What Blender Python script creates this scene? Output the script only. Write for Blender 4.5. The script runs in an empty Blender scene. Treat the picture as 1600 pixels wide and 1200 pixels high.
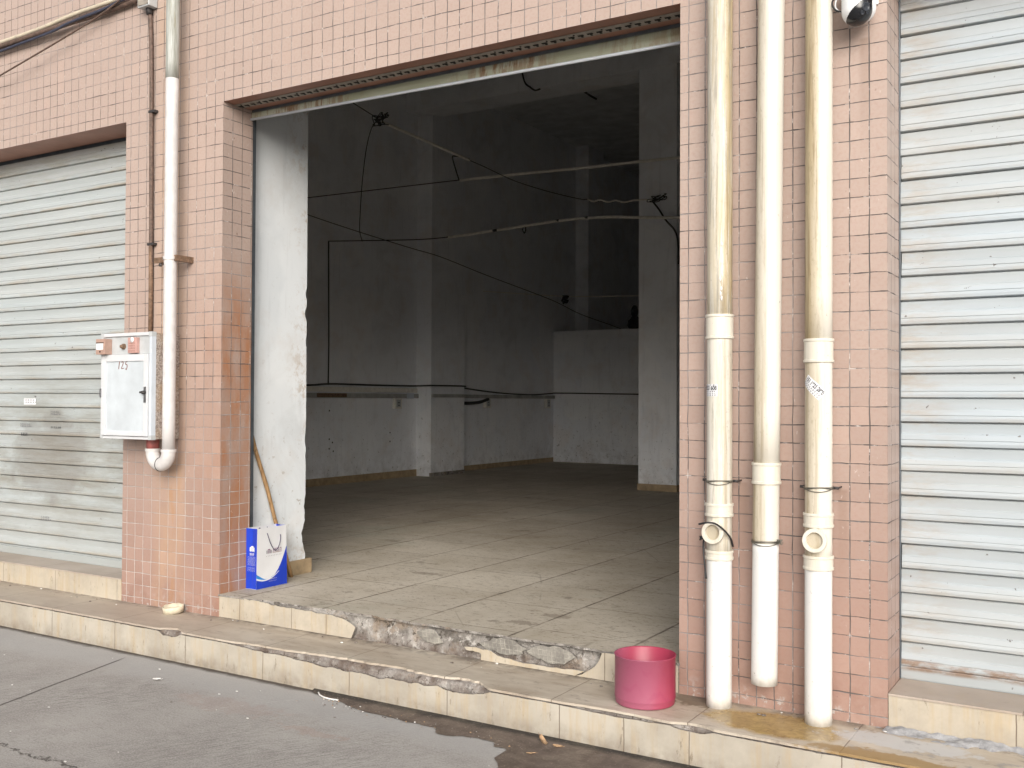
import bpy, bmesh, math, random
from mathutils import Vector, Matrix, noise as mnoise
random.seed(7)
R = math.radians
SC = bpy.context.scene
C = SC.collection

# ------------------------------------------------------------------ camera, sky, sun, exposure
cam_d = bpy.data.cameras.new('camera')
cam_d.sensor_width = 36.0
cam_d.lens = 36.0 * 1569.42 / 1600.0
cam_d.clip_start = 0.05
cam_d.clip_end = 2000.0
cam = bpy.data.objects.new('camera', cam_d)
C.objects.link(cam)
right = Vector((0.8532097, 0.52154917, 0.00443516))
down = Vector((-0.00413734, 0.0152711, -0.99987483))
fwd = Vector((-0.52155162, 0.85308455, 0.01518728))
cam.matrix_world = Matrix(((right.x, -down.x, -fwd.x, 0.0), (right.y, -down.y, -fwd.y, -4.58),
                           (right.z, -down.z, -fwd.z, 1.6), (0, 0, 0, 1)))
SC.camera = cam

SUN_EL, SUN_AZ = R(25), R(148)         # azimuth of the sun measured from +Y towards +X
w = bpy.data.worlds.new('World')
SC.world = w
w.use_nodes = True
wn = w.node_tree
bg = wn.nodes['Background']
sky = wn.nodes.new('ShaderNodeTexSky')
sky.sky_type = 'NISHITA'
sky.sun_disc = False
sky.sun_elevation = SUN_EL
sky.sun_rotation = SUN_AZ
sky.dust_density = 6.0
sky.air_density = 1.0
sky.ozone_density = 0.6
hs = wn.nodes.new('ShaderNodeHueSaturation')   # overcast: the sky is nearly colourless
hs.inputs['Saturation'].default_value = 0.42
wn.links.new(sky.outputs[0], hs.inputs['Color'])
wn.links.new(hs.outputs[0], bg.inputs['Color'])
bg.inputs['Strength'].default_value = 0.13
sun_d = bpy.data.lights.new('sun', 'SUN')
sun_d.energy = 1.5
sun_d.angle = R(48)
sun_d.color = (1.0, 0.985, 0.965)
sun = bpy.data.objects.new('sun', sun_d)
C.objects.link(sun)
sd = Vector((math.sin(SUN_AZ) * math.cos(SUN_EL), math.cos(SUN_AZ) * math.cos(SUN_EL), math.sin(SUN_EL)))
sun.rotation_euler = sd.to_track_quat('Z', 'Y').to_euler()
sun.location = sd * 30
SC.view_settings.view_transform = 'Standard'
SC.view_settings.look = 'None'
SC.view_settings.gamma = 1.0
SC.view_settings.use_curve_mapping = False
SC.view_settings.exposure = 0.3
SC.cycles.max_bounces = 12
SC.cycles.diffuse_bounces = 10


# ------------------------------------------------------------------ node helper
class T:
    def __init__(s, name):
        s.mat = bpy.data.materials.new(name)
        s.mat.use_nodes = True
        s.nt = s.mat.node_tree
        s.b = s.nt.nodes['Principled BSDF']
        s._pos = s._uv = s._obj = None

    def n(s, t, **kw):
        nd = s.nt.nodes.new(t)
        for k, v in kw.items():
            setattr(nd, k, v)
        return nd

    def set(s, sock, v):
        if hasattr(v, 'is_output') or isinstance(v, bpy.types.NodeSocket):
            s.nt.links.new(v, sock)
        elif isinstance(v, (tuple, list)) and len(v) == 3 and sock.type == 'RGBA':
            sock.default_value = (*v, 1)
        else:
            sock.default_value = v

    def pos(s):
        if s._pos is None:
            s._pos = s.n('ShaderNodeNewGeometry').outputs['Position']
        return s._pos

    def uv(s):
        if s._uv is None:
            s._uv = s.n('ShaderNodeTexCoord').outputs['UV']
        return s._uv

    def obj(s):
        if s._obj is None:
            s._obj = s.n('ShaderNodeTexCoord').outputs['Object']
        return s._obj

    def scl(s, v, x, y, z):
        nd = s.n('ShaderNodeVectorMath', operation='MULTIPLY')
        s.set(nd.inputs[0], v)
        nd.inputs[1].default_value = (x, y, z)
        return nd.outputs[0]

    def off(s, v, o):
        nd = s.n('ShaderNodeVectorMath', operation='ADD')
        s.set(nd.inputs[0], v)
        s.set(nd.inputs[1], o)
        return nd.outputs[0]

    def sep(s, v):
        nd = s.n('ShaderNodeSeparateXYZ')
        s.set(nd.inputs[0], v)
        return nd.outputs

    def comb(s, x, y, z=0.0):
        nd = s.n('ShaderNodeCombineXYZ')
        for i, q in enumerate((x, y, z)):
            s.set(nd.inputs[i], q)
        return nd.outputs[0]

    def noise(s, v, scale, detail=4.0, rough=0.55, dist=0.0):
        nd = s.n('ShaderNodeTexNoise')
        s.set(nd.inputs['Vector'], v)
        nd.inputs['Scale'].default_value = scale
        nd.inputs['Detail'].default_value = detail
        nd.inputs['Roughness'].default_value = rough
        nd.inputs['Distortion'].default_value = dist
        return nd.outputs[0]

    def white(s, v):
        nd = s.n('ShaderNodeTexWhiteNoise', noise_dimensions='2D')
        s.set(nd.inputs['Vector'], v)
        return nd.outputs

    def voro(s, v, scale, feature='F1'):
        nd = s.n('ShaderNodeTexVoronoi', feature=feature)
        s.set(nd.inputs['Vector'], v)
        nd.inputs['Scale'].default_value = scale
        return nd.outputs

    def m(s, op, a, b=0.0, c=0.0):
        nd = s.n('ShaderNodeMath', operation=op)
        for i, q in enumerate((a, b, c)):
            s.set(nd.inputs[i], q)
        return nd.outputs[0]

    def mr(s, f, a, b, c=0.0, d=1.0, smooth=False):
        nd = s.n('ShaderNodeMapRange')
        if smooth:
            nd.interpolation_type = 'SMOOTHSTEP'
        nd.clamp = True
        for i, q in enumerate((f, a, b, c, d)):
            s.set(nd.inputs[i], q)
        return nd.outputs[0]

    def mix(s, f, a, b, mode='MIX'):
        nd = s.n('ShaderNodeMix', data_type='RGBA', blend_type=mode)
        s.set(nd.inputs[0], f)
        s.set(nd.inputs[6], a)
        s.set(nd.inputs[7], b)
        return nd.outputs[2]

    def bump(s, h, strength=0.3, dist=0.01):
        nd = s.n('ShaderNodeBump')
        nd.inputs['Strength'].default_value = strength
        nd.inputs['Distance'].default_value = dist
        s.set(nd.inputs['Height'], h)
        return nd.outputs[0]

    def band(s, x, c, half):
        """1 inside |x-c|<half, soft edge"""
        return s.mr(s.m('ABSOLUTE', s.m('SUBTRACT', x, c)), half * 0.6, half, 1.0, 0.0)

    def blob(s, v, c, r, wob=0.35, scale=6.0):
        """noisy ellipsoid mask round c with radii r"""
        o = s.off(v, tuple(-q for q in c))
        o = s.scl(o, *[1.0 / q for q in r])
        ln = s.n('ShaderNodeVectorMath', operation='LENGTH')
        s.set(ln.inputs[0], o)
        d = s.m('ADD', ln.outputs['Value'], s.m('MULTIPLY', s.m('SUBTRACT', s.noise(v, scale, 6, 0.65), 0.5), wob * 4))
        return s.mr(d, 0.75, 1.1, 1.0, 0.0, True)

    def out(s, col, rough=0.6, bump=None, metal=0.0, spec=0.5):
        s.set(s.b.inputs['Base Color'], col)
        s.set(s.b.inputs['Roughness'], rough)
        s.set(s.b.inputs['Metallic'], metal)
        s.set(s.b.inputs['Specular IOR Level'], spec)
        if bump is not None:
            s.set(s.b.inputs['Normal'], bump)
        return s.mat


def plain(name, col, rough=0.6, var=0.25, scale=12.0, metal=0.0, bump=0.0, spec=0.5):
    t = T(name)
    nz = t.noise(t.pos(), scale, 5, 0.6)
    f = t.mr(nz, 0.3, 0.7, 0.0, 1.0)
    dark = tuple(q * (1 - var) for q in col)
    c = t.mix(f, dark, tuple(min(0.95, q * (1 + var * 0.6)) for q in col))
    bp = t.bump(t.noise(t.pos(), scale * 9, 4, 0.6), bump, 0.004) if bump else None
    return t.out(c, rough, bp, metal, spec)


M = {}


# ------------------------------------------------------------------ materials
def mk_tile():
    t = T('pink_wall_tile')
    P = 0.0843
    u, v, _ = t.sep(t.uv())
    wob = t.m('MULTIPLY', t.m('SUBTRACT', t.noise(t.uv(), 7.0, 2), 0.5), 0.010)
    ui = t.m('DIVIDE', t.m('ADD', u, wob), P)
    vi = t.m('DIVIDE', t.m('ADD', v, wob), P)
    fu, fv = t.m('FRACT', ui), t.m('FRACT', vi)
    du = t.m('MINIMUM', fu, t.m('SUBTRACT', 1.0, fu))
    dv = t.m('MINIMUM', fv, t.m('SUBTRACT', 1.0, fv))
    cell = t.comb(t.m('FLOOR', ui), t.m('FLOOR', vi))
    wn_ = t.white(cell)
    # joints: vertical ones dark and even, horizontal ones thinner, patchy
    wv = t.mr(t.noise(t.uv(), 2.2, 3), 0.35, 0.65, 0.026, 0.042)
    wh = t.mr(t.noise(t.scl(t.uv(), 1, 1.6, 1), 9.0, 4, 0.7), 0.36, 0.62, 0.008, 0.045)
    gv = t.mr(du, t.m('MULTIPLY', wv, 0.55), wv, 1.0, 0.0)
    gh = t.mr(dv, t.m('MULTIPLY', wh, 0.55), wh, 1.0, 0.0)
    g = t.m('MAXIMUM', gv, gh)
    x, y, z = t.sep(t.pos())
    # large soft patches of dust and fired-colour differences
    big = t.noise(t.pos(), 0.9, 3, 0.5)
    base = t.mix(t.mr(wn_[0], 0.0, 1.0), (0.315, 0.222, 0.186), (0.355, 0.255, 0.216))
    base = t.mix(t.mr(big, 0.38, 0.66, 0.0, 0.4), base, (0.375, 0.285, 0.245))
    # light gradient up the wall put into the tile colour: paler above, deeper below
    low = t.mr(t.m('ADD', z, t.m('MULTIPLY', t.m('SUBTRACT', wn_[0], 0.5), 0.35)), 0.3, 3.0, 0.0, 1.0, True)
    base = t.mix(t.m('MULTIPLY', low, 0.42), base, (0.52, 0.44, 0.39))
    lowc = t.mr(t.m('ADD', z, t.m('MULTIPLY', t.noise(t.pos(), 3.0), 0.3)), 0.35, 1.5, 1.0, 0.0, True)
    base = t.mix(t.m('MULTIPLY', lowc, 0.35), base, (0.36, 0.205, 0.16))
    base = t.mix(t.mr(t.noise(t.scl(t.pos(), 60, 60, 60), 1.0, 2), 0.45, 0.75, 0.0, 0.18), base, (0.30, 0.14, 0.10))
    # rust washed down beside the doorway's left edge
    ru = t.m('MULTIPLY', t.mr(t.m('ABSOLUTE', t.m('ADD', x, 5.02)), 0.02, 0.42, 1.0, 0.0, True),
             t.mr(t.noise(t.scl(t.pos(), 3.0, 3.0, 1.1), 2.6, 5, 0.65), 0.34, 0.62))
    ru = t.m('MULTIPLY', ru, t.mr(z, 2.7, 2.0, 0.0, 1.0, True))
    inside = t.mr(y, 0.004, 0.02, 0.35, 1.0)
    base = t.mix(t.m('MULTIPLY', t.m('MULTIPLY', ru, inside), 0.75), base, (0.36, 0.145, 0.055))
    # yellowed strip behind the left downpipe
    ye = t.m('MULTIPLY', t.mr(t.m('ABSOLUTE', t.m('ADD', x, 5.5)), 0.06, 0.22, 1.0, 0.0, True),
             t.mr(t.noise(t.scl(t.pos(), 2, 2, 0.7), 3.0, 4), 0.3, 0.65))
    base = t.mix(t.m('MULTIPLY', ye, 0.5), base, (0.50, 0.33, 0.20))
    # drips below the bend
    dr = t.m('MULTIPLY', t.mr(t.m('ABSOLUTE', t.m('ADD', x, 5.46)), 0.03, 0.10, 1.0, 0.0, True),
             t.mr(t.noise(t.scl(t.pos(), 9, 9, 2), 2.2, 4), 0.5, 0.62))
    dr = t.m('MULTIPLY', dr, t.mr(z, 1.12, 1.0, 0.0, 1.0))
    base = t.mix(t.m('MULTIPLY', dr, 0.55), base, (0.40, 0.22, 0.11))
    # dirt and splash at the foot
    ft = t.m('MULTIPLY', t.mr(z, 0.18, 0.52, 1.0, 0.0, True), t.mr(t.noise(t.pos(), 11.0, 6, 0.7), 0.42, 0.64))
    base = t.mix(t.m('MULTIPLY', ft, 0.55), base, (0.23, 0.13, 0.10))
    fw = t.m('MULTIPLY', t.mr(z, 0.18, 0.30, 1.0, 0.0, True), t.mr(t.noise(t.off(t.pos(), (3, 1, 7)), 16.0, 6, 0.7), 0.56, 0.60))
    base = t.mix(fw, base, (0.42, 0.40, 0.38))
    for sx, sz in ((-5.48, 2.48), (-5.69, 3.54), (-1.70, 1.21), (-1.53, 1.21), (-1.245, 1.2), (-1.075, 1.2), (-0.98, 3.2)):
        rn = t.m('MULTIPLY', t.mr(t.m('ABSOLUTE', t.m('SUBTRACT', x, sx)), 0.008, 0.035, 1.0, 0.0, True), t.m('MULTIPLY', t.mr(z, sz - 0.55, sz, 0.0, 1.0), t.mr(z, sz, sz + 0.01, 1.0, 0.0)))
        base = t.mix(t.m('MULTIPLY', rn, 0.4), base, (0.22, 0.14, 0.10))
    odd = t.mr(t.white(t.off(cell, (31.0, 17.0, 0.0)))[0], 0.955, 0.96)
    base = t.mix(t.m('MULTIPLY', odd, 0.2), base, (0.50, 0.36, 0.30))
    # specks and scratches of white lime, dark chips
    sp = t.mr(t.noise(t.scl(t.pos(), 30, 30, 16), 1.0, 3, 0.7), 0.68, 0.73)
    base = t.mix(t.m('MULTIPLY', sp, 0.5), base, (0.66, 0.58, 0.54))
    ch = t.mr(t.noise(t.off(t.scl(t.pos(), 26, 26, 20), (5, 5, 5)), 1.0, 3, 0.7), 0.71, 0.74)
    base = t.mix(t.m('MULTIPLY', ch, 0.6), base, (0.17, 0.09, 0.07))
    gcol_n = t.noise(t.off(t.pos(), (9, 2, 4)), 1.6, 5, 0.7)
    gcol = t.mix(t.mr(gcol_n, 0.44, 0.60), (0.115, 0.103, 0.10), (0.30, 0.275, 0.268))
    fine = t.noise(t.off(t.pos(), (1, 2, 4)), 14.0, 4, 0.7)
    gcol = t.mix(t.mr(fine, 0.56, 0.66, 0.0, 0.8), gcol, (0.68, 0.62, 0.59))
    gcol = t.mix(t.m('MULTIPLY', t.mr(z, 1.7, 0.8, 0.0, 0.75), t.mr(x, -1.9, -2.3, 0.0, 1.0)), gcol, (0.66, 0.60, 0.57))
    col = t.mix(g, base, gcol)
    # embossed wavy face on each tile, recessed joints
    rip = t.noise(t.scl(t.uv(), 22, 60, 1), 1.0, 3, 0.6, 1.2)
    h = t.m('SUBTRACT', t.m('MULTIPLY', rip, 0.30), t.m('MULTIPLY', g, 1.0))
    h = t.m('ADD', h, t.m('MULTIPLY', wn_[0], 0.25))
    rough = t.mix(g, (0.42, 0.42, 0.42), (0.9, 0.9, 0.9))
    return t.out(col, rough, t.bump(h, 0.75, 0.005), spec=0.4)


def mk_soffit():
    t = T('lintel_tile')
    u, v, _ = t.sep(t.uv())
    ui = t.m('DIVIDE', u, 0.0843)
    fu = t.m('FRACT', ui)
    g = t.mr(t.m('MINIMUM', fu, t.m('SUBTRACT', 1.0, fu)), 0.01, 0.025, 1.0, 0.0)
    c = t.mix(t.mr(t.noise(t.pos(), 4.0, 4), 0.3, 0.7), (0.26, 0.125, 0.085), (0.35, 0.18, 0.13))
    c = t.mix(t.m('MULTIPLY', g, 0.6), c, (0.16, 0.11, 0.09))
    return t.out(c, 0.5, t.bump(t.noise(t.pos(), 40, 3), 0.2, 0.003))


def mk_plaster(name, a, b, speck=0.7, low=0.9, dirt=(0.20, 0.18, 0.16), edge=False):
    t = T(name)
    x, y, z = t.sep(t.pos())
    c = t.mix(t.mr(t.noise(t.pos(), 1.3, 5, 0.6), 0.35, 0.65), a, b)
    sm = t.noise(t.off(t.pos(), (2, 9, 5)), 1.7, 6, 0.68, 0.6)
    c = t.mix(t.mr(sm, 0.50, 0.66, 0.0, 0.32), c, tuple(q * k for q, k in zip(a, (0.70, 0.68, 0.66))))
    pt_ = t.mr(t.noise(t.off(t.pos(), (6, 3, 8)), 0.9, 4, 0.5), 0.52, 0.55, 0.0, 0.35)
    c = t.mix(pt_, c, tuple(min(0.92, q * 1.1) for q in b))
    pk = t.mr(t.noise(t.off(t.pos(), (4, 4, 1)), 2.4, 5, 0.6), 0.52, 0.66, 0.0, 0.45)
    c = t.mix(pk, c, tuple(q * k for q, k in zip(a, (0.92, 0.84, 0.78))))
    st = t.noise(t.scl(t.pos(), 8, 8, 0.8), 2.0, 4, 0.6)
    c = t.mix(t.mr(st, 0.56, 0.72, 0.0, 0.3), c, tuple(q * 0.7 for q in a))
    d = t.mr(t.noise(t.off(t.pos(), (7, 3, 3)), 19.0, 5, 0.75), 0.60, 0.66)
    lowm = t.mr(z, low + 0.3, 0.3, 0.12, 1.0)
    c = t.mix(t.m('MULTIPLY', t.m('MULTIPLY', d, lowm), speck), c, dirt)
    ff = t.m('MULTIPLY', t.mr(z, 0.85, 0.3, 0.0, 1.0, True), t.mr(t.noise(t.pos(), 6.0, 6, 0.7), 0.42, 0.66))
    c = t.mix(t.m('MULTIPLY', ff, 0.45), c, dirt)
    if edge:
        ed = t.m('MULTIPLY', t.mr(y, 0.66, 0.88, 0.0, 1.0), t.mr(t.noise(t.pos(), 13, 6, 0.75), 0.50, 0.60))
        ed = t.m('MULTIPLY', ed, t.mr(t.noise(t.pos(), 2.4, 3), 0.42, 0.58))
        c = t.mix(t.m('MULTIPLY', ed, 0.7), c, (0.42, 0.33, 0.24))
    h = t.m('ADD', t.noise(t.pos(), 2.5, 4), t.m('MULTIPLY', t.noise(t.pos(), 55, 4), 0.2))
    return t.out(c, 0.85, t.bump(h, 0.35, 0.012), spec=0.2)


def mk_floor():
    t = T('worn_floor_tile')
    x, y, z = t.sep(t.pos())
    P = 0.66
    wob = t.m('MULTIPLY', t.m('SUBTRACT', t.noise(t.pos(), 9.0, 5, 0.7), 0.5), 0.016)
    ui = t.m('DIVIDE', t.m('ADD', t.m('ADD', x, 2.172), wob), P)
    colid = t.m('FLOOR', ui)
    sh = t.m('MULTIPLY', t.m('FRACT', t.m('MULTIPLY', colid, 0.37)), 0.34)
    vi = t.m('DIVIDE', t.m('ADD', t.m('SUBTRACT', t.m('SUBTRACT', y, 0.70), sh), wob), P)
    fu, fv = t.m('FRACT', ui), t.m('FRACT', vi)
    du = t.m('MINIMUM', fu, t.m('SUBTRACT', 1.0, fu))
    dv = t.m('MINIMUM', fv, t.m('SUBTRACT', 1.0, fv))
    gm = t.mr(t.noise(t.pos(), 5.0, 4, 0.7), 0.35, 0.62, 0.25, 1.0)
    g = t.m('MULTIPLY', t.m('MAXIMUM', t.mr(du, 0.006, 0.016, 1.0, 0.0), t.m('MULTIPLY', t.mr(dv, 0.003, 0.010, 1.0, 0.0), 0.85)), gm)
    cell = t.white(t.comb(colid, t.m('FLOOR', vi)))
    c = t.mix(cell[0], (0.475, 0.43, 0.36), (0.55, 0.50, 0.42))
    c = t.mix(t.mr(t.noise(t.pos(), 1.4, 5, 0.65), 0.38, 0.68, 0.0, 0.7), c, (0.36, 0.31, 0.235))
    c = t.mix(t.mr(t.noise(t.off(t.pos(), (8, 1, 0)), 0.8, 4, 0.6), 0.56, 0.72, 0.0, 0.3), c, (0.36, 0.42, 0.36))
    # flecked travertine print, black scuffs running along the tiles
    fl = t.noise(t.scl(t.pos(), 12, 34, 1), 1.6, 5, 0.75)
    c = t.mix(t.mr(fl, 0.56, 0.65, 0.0, 0.8), c, (0.17, 0.135, 0.10))
    fl2 = t.noise(t.off(t.scl(t.pos(), 30, 46, 1), (3, 8, 0)), 1.3, 4, 0.7)
    c = t.mix(t.mr(fl2, 0.59, 0.66, 0.0, 0.6), c, (0.20, 0.16, 0.12))
    oil = t.mr(t.noise(t.off(t.pos(), (2, 6, 0)), 3.2, 6, 0.7), 0.60, 0.68)
    c = t.mix(t.m('MULTIPLY', oil, 0.6), c, (0.14, 0.115, 0.09))
    # two worn-through spots near the step, hairline cracks
    for cx, cy, rx, ry in ((-2.93, 0.34, 0.11, 0.045), (-2.85, 0.60, 0.10, 0.05), (-4.35, 1.35, 0.16, 0.05)):
        c = t.mix(t.m('MULTIPLY', t.blob(t.pos(), (cx, cy, 0.33), (rx, ry, 1.0), 0.8, 30.0), 0.5), c, (0.17, 0.135, 0.105))
    cr = t.voro(t.off(t.pos(), t.scl(t.n('ShaderNodeTexNoise').outputs['Color'], 0.2, 0.2, 0)), 0.9, 'DISTANCE_TO_EDGE')
    ck = t.m('MULTIPLY', t.mr(cr['Distance'], 0.001, 0.006, 1.0, 0.0), t.mr(t.noise(t.pos(), 1.1, 2), 0.52, 0.58))
    c = t.mix(t.m('MULTIPLY', ck, 0.3), c, (0.10, 0.08, 0.06))
    c = t.mix(g, c, (0.095, 0.072, 0.05))
    # daylight fading into the room put into the colour: darker away from the doorway
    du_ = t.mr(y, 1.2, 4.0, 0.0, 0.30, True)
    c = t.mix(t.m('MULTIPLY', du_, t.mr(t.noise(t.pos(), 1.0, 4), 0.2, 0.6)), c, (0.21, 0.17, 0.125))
    h = t.m('SUBTRACT', t.m('MULTIPLY', t.noise(t.pos(), 20, 4), 0.3), g)
    rough = t.mr(t.noise(t.pos(), 3.0, 4), 0.3, 0.7, 0.55, 0.85)
    return t.out(c, rough, t.bump(h, 0.4, 0.004), spec=0.3)


def mk_cream(name, joints_x=(), axis_y=None, base=((0.41, 0.375, 0.315), (0.475, 0.44, 0.375)), top=False, stain=1.0):
    """cream glazed tile of the ledge and steps"""
    t = T(name)
    x, y, z = t.sep(t.pos())
    c = t.mix(t.mr(t.noise(t.pos(), 2.2, 4), 0.35, 0.65), *base)
    if top:
        c = t.mix(t.mr(t.noise(t.scl(t.pos(), 1.0, 3.0, 1), 2.4, 6, 0.68), 0.40, 0.66, 0.0, 0.75), c, (0.33, 0.265, 0.20))
        c = t.mix(t.mr(t.noise(t.off(t.scl(t.pos(), 6, 14, 1), (2, 5, 0)), 1.6, 5, 0.75), 0.56, 0.66, 0.0, 0.6), c, (0.21, 0.17, 0.14))
        # dusty grey towards the left end
        lf = t.m('MULTIPLY', t.mr(x, -3.9, -5.6, 0.0, 0.7, True), t.mr(t.noise(t.pos(), 2.0, 5, 0.6), 0.25, 0.6))
        c = t.mix(lf, c, (0.36, 0.30, 0.25))
    else:
        st = t.noise(t.scl(t.pos(), 13, 13, 1.3), 1.6, 4, 0.65)
        c = t.mix(t.m('MULTIPLY', t.mr(st, 0.48, 0.66, 0.0, 0.55), stain), c, (0.44, 0.335, 0.20))
        c = t.mix(t.m('MULTIPLY', t.mr(t.noise(t.off(t.pos(), (6, 2, 3)), 3.0, 6, 0.7), 0.42, 0.62, 0.0, 0.5), stain), c, (0.30, 0.265, 0.22))
        gb = t.m('MULTIPLY', t.mr(z, 0.10, 0.0, 0.0, 1.0, True), t.mr(t.noise(t.off(t.pos(), (1, 4, 3)), 9.0, 6, 0.7), 0.36, 0.62))
        c = t.mix(t.m('MULTIPLY', gb, 0.65 * stain), c, (0.20, 0.165, 0.13))
        bl = t.noise(t.off(t.scl(t.pos(), 24, 24, 7), (3, 3, 1)), 1.0, 5, 0.75)
        c = t.mix(t.m('MULTIPLY', t.mr(bl, 0.60, 0.68), 0.7 * stain), c, (0.13, 0.10, 0.07))
    j = None
    for jx in joints_x:
        b = t.mr(t.m('ABSOLUTE', t.m('SUBTRACT', t.m('ADD', x, t.m('MULTIPLY', t.m('SUBTRACT', t.noise(t.pos(), 12, 3), 0.5), 0.006)), jx)), 0.0012, 0.0034, 1.0, 0.0)
        j = b if j is None else t.m('MAXIMUM', j, b)
    h = t.m('MULTIPLY', t.noise(t.pos(), 35, 4), 0.2)
    if j is not None:
        c = t.mix(t.m('MULTIPLY', j, 0.85), c, (0.14, 0.105, 0.075))
        h = t.m('SUBTRACT', h, j)
    rough = 0.5
    if top:
        # yellow-brown algae where the pipes drip
        al = t.blob(t.pos(), (-1.32, -0.21, 0.19), (0.34, 0.17, 1.0), 0.30, 7.0)
        ring = t.noise(t.pos(), 16.0, 5, 0.7, 1.5)
        ac = t.mix(t.mr(ring, 0.35, 0.65), (0.20, 0.115, 0.020), (0.43, 0.29, 0.085))
        c = t.mix(t.m('MULTIPLY', al, 0.85), c, ac)
        al2 = t.blob(t.pos(), (-0.86, -0.38, 0.19), (0.30, 0.07, 1.0), 0.5, 12.0)
        c = t.mix(t.m('MULTIPLY', al2, 0.8), c, (0.28, 0.17, 0.05))
        c = t.mix(t.m('MULTIPLY', t.blob(t.pos(), (-1.73, -0.06, 0.19), (0.12, 0.10, 1.0), 0.5, 14.0), 0.7), c, (0.10, 0.065, 0.035))
        # grey cement smeared to the right
        cs = t.blob(t.pos(), (-0.82, -0.17, 0.19), (0.30, 0.09, 1.0), 0.55, 14.0)
        c = t.mix(t.m('MULTIPLY', cs, 0.85), c, (0.50, 0.50, 0.50))
        cs2 = t.mr(t.noise(t.off(t.pos(), (1, 9, 0)), 8.0, 6, 0.7), 0.60, 0.66)
        c = t.mix(t.m('MULTIPLY', cs2, t.mr(x, -1.05, -0.85, 0.0, 0.7)), c, (0.27, 0.26, 0.255))
        rough = t.mr(al, 0.0, 1.0, 0.55, 0.25)
        # dirt in the corner under the wall
        cr = t.m('MULTIPLY', t.mr(y, -0.09, -0.01, 0.0, 1.0), t.mr(t.noise(t.pos(), 14, 5, 0.7), 0.38, 0.58))
        c = t.mix(t.m('MULTIPLY', cr, 0.75), c, (0.12, 0.10, 0.085))
    return t.out(c, rough, t.bump(h, 0.4, 0.003), spec=0.45)


def mk_rubble():
    t = T('broken_cement')
    x, y, z = t.sep(t.pos())
    n1 = t.noise(t.pos(), 7.0, 7, 0.7)
    c = t.mix(t.mr(n1, 0.34, 0.64), (0.105, 0.092, 0.08), (0.39, 0.37, 0.345))
    c = t.mix(t.mr(t.noise(t.off(t.pos(), (4, 0, 2)), 5.5, 6, 0.7), 0.53, 0.63, 0.0, 0.5), c, (0.26, 0.185, 0.12))
    c = t.mix(t.mr(t.noise(t.off(t.pos(), (1, 5, 2)), 12, 6, 0.75), 0.56, 0.64, 0.0, 0.8), c, (0.52, 0.50, 0.47))
    c = t.mix(t.mr(t.noise(t.off(t.pos(), (7, 5, 2)), 30, 4, 0.75), 0.56, 0.64, 0.0, 0.85), c, (0.06, 0.05, 0.04))
    c = t.mix(t.m('MULTIPLY', t.mr(z, 0.26, 0.19, 0.0, 0.6), t.mr(n1, 0.3, 0.6, 1.0, 0.2)), c, (0.14, 0.09, 0.07))
    h = t.m('ADD', t.noise(t.pos(), 25, 6, 0.75), t.m('MULTIPLY', t.noise(t.pos(), 90, 3), 0.4))
    return t.out(c, 0.92, t.bump(h, 0.9, 0.012), spec=0.2)


def mk_waffle():
    t = T('tile_back_imprint')
    x, y, z = t.sep(t.pos())
    def ln(q):
        f = t.m('FRACT', t.m('DIVIDE', q, 0.026))
        return t.mr(t.m('MINIMUM', f, t.m('SUBTRACT', 1.0, f)), 0.05, 0.14, 1.0, 0.0)
    g = t.m('MAXIMUM', ln(t.m('ADD', x, t.m('MULTIPLY', z, 0.15))), ln(z))
    g = t.m('MULTIPLY', g, t.mr(t.noise(t.pos(), 18, 4), 0.35, 0.6))
    c = t.mix(t.mr(t.noise(t.pos(), 9, 6, 0.7), 0.35, 0.65), (0.17, 0.16, 0.145), (0.33, 0.315, 0.28))
    c = t.mix(t.m('MULTIPLY', g, 0.5), c, (0.42, 0.40, 0.35))
    return t.out(c, 0.9, t.bump(g, 0.6, 0.004), spec=0.2)


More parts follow.
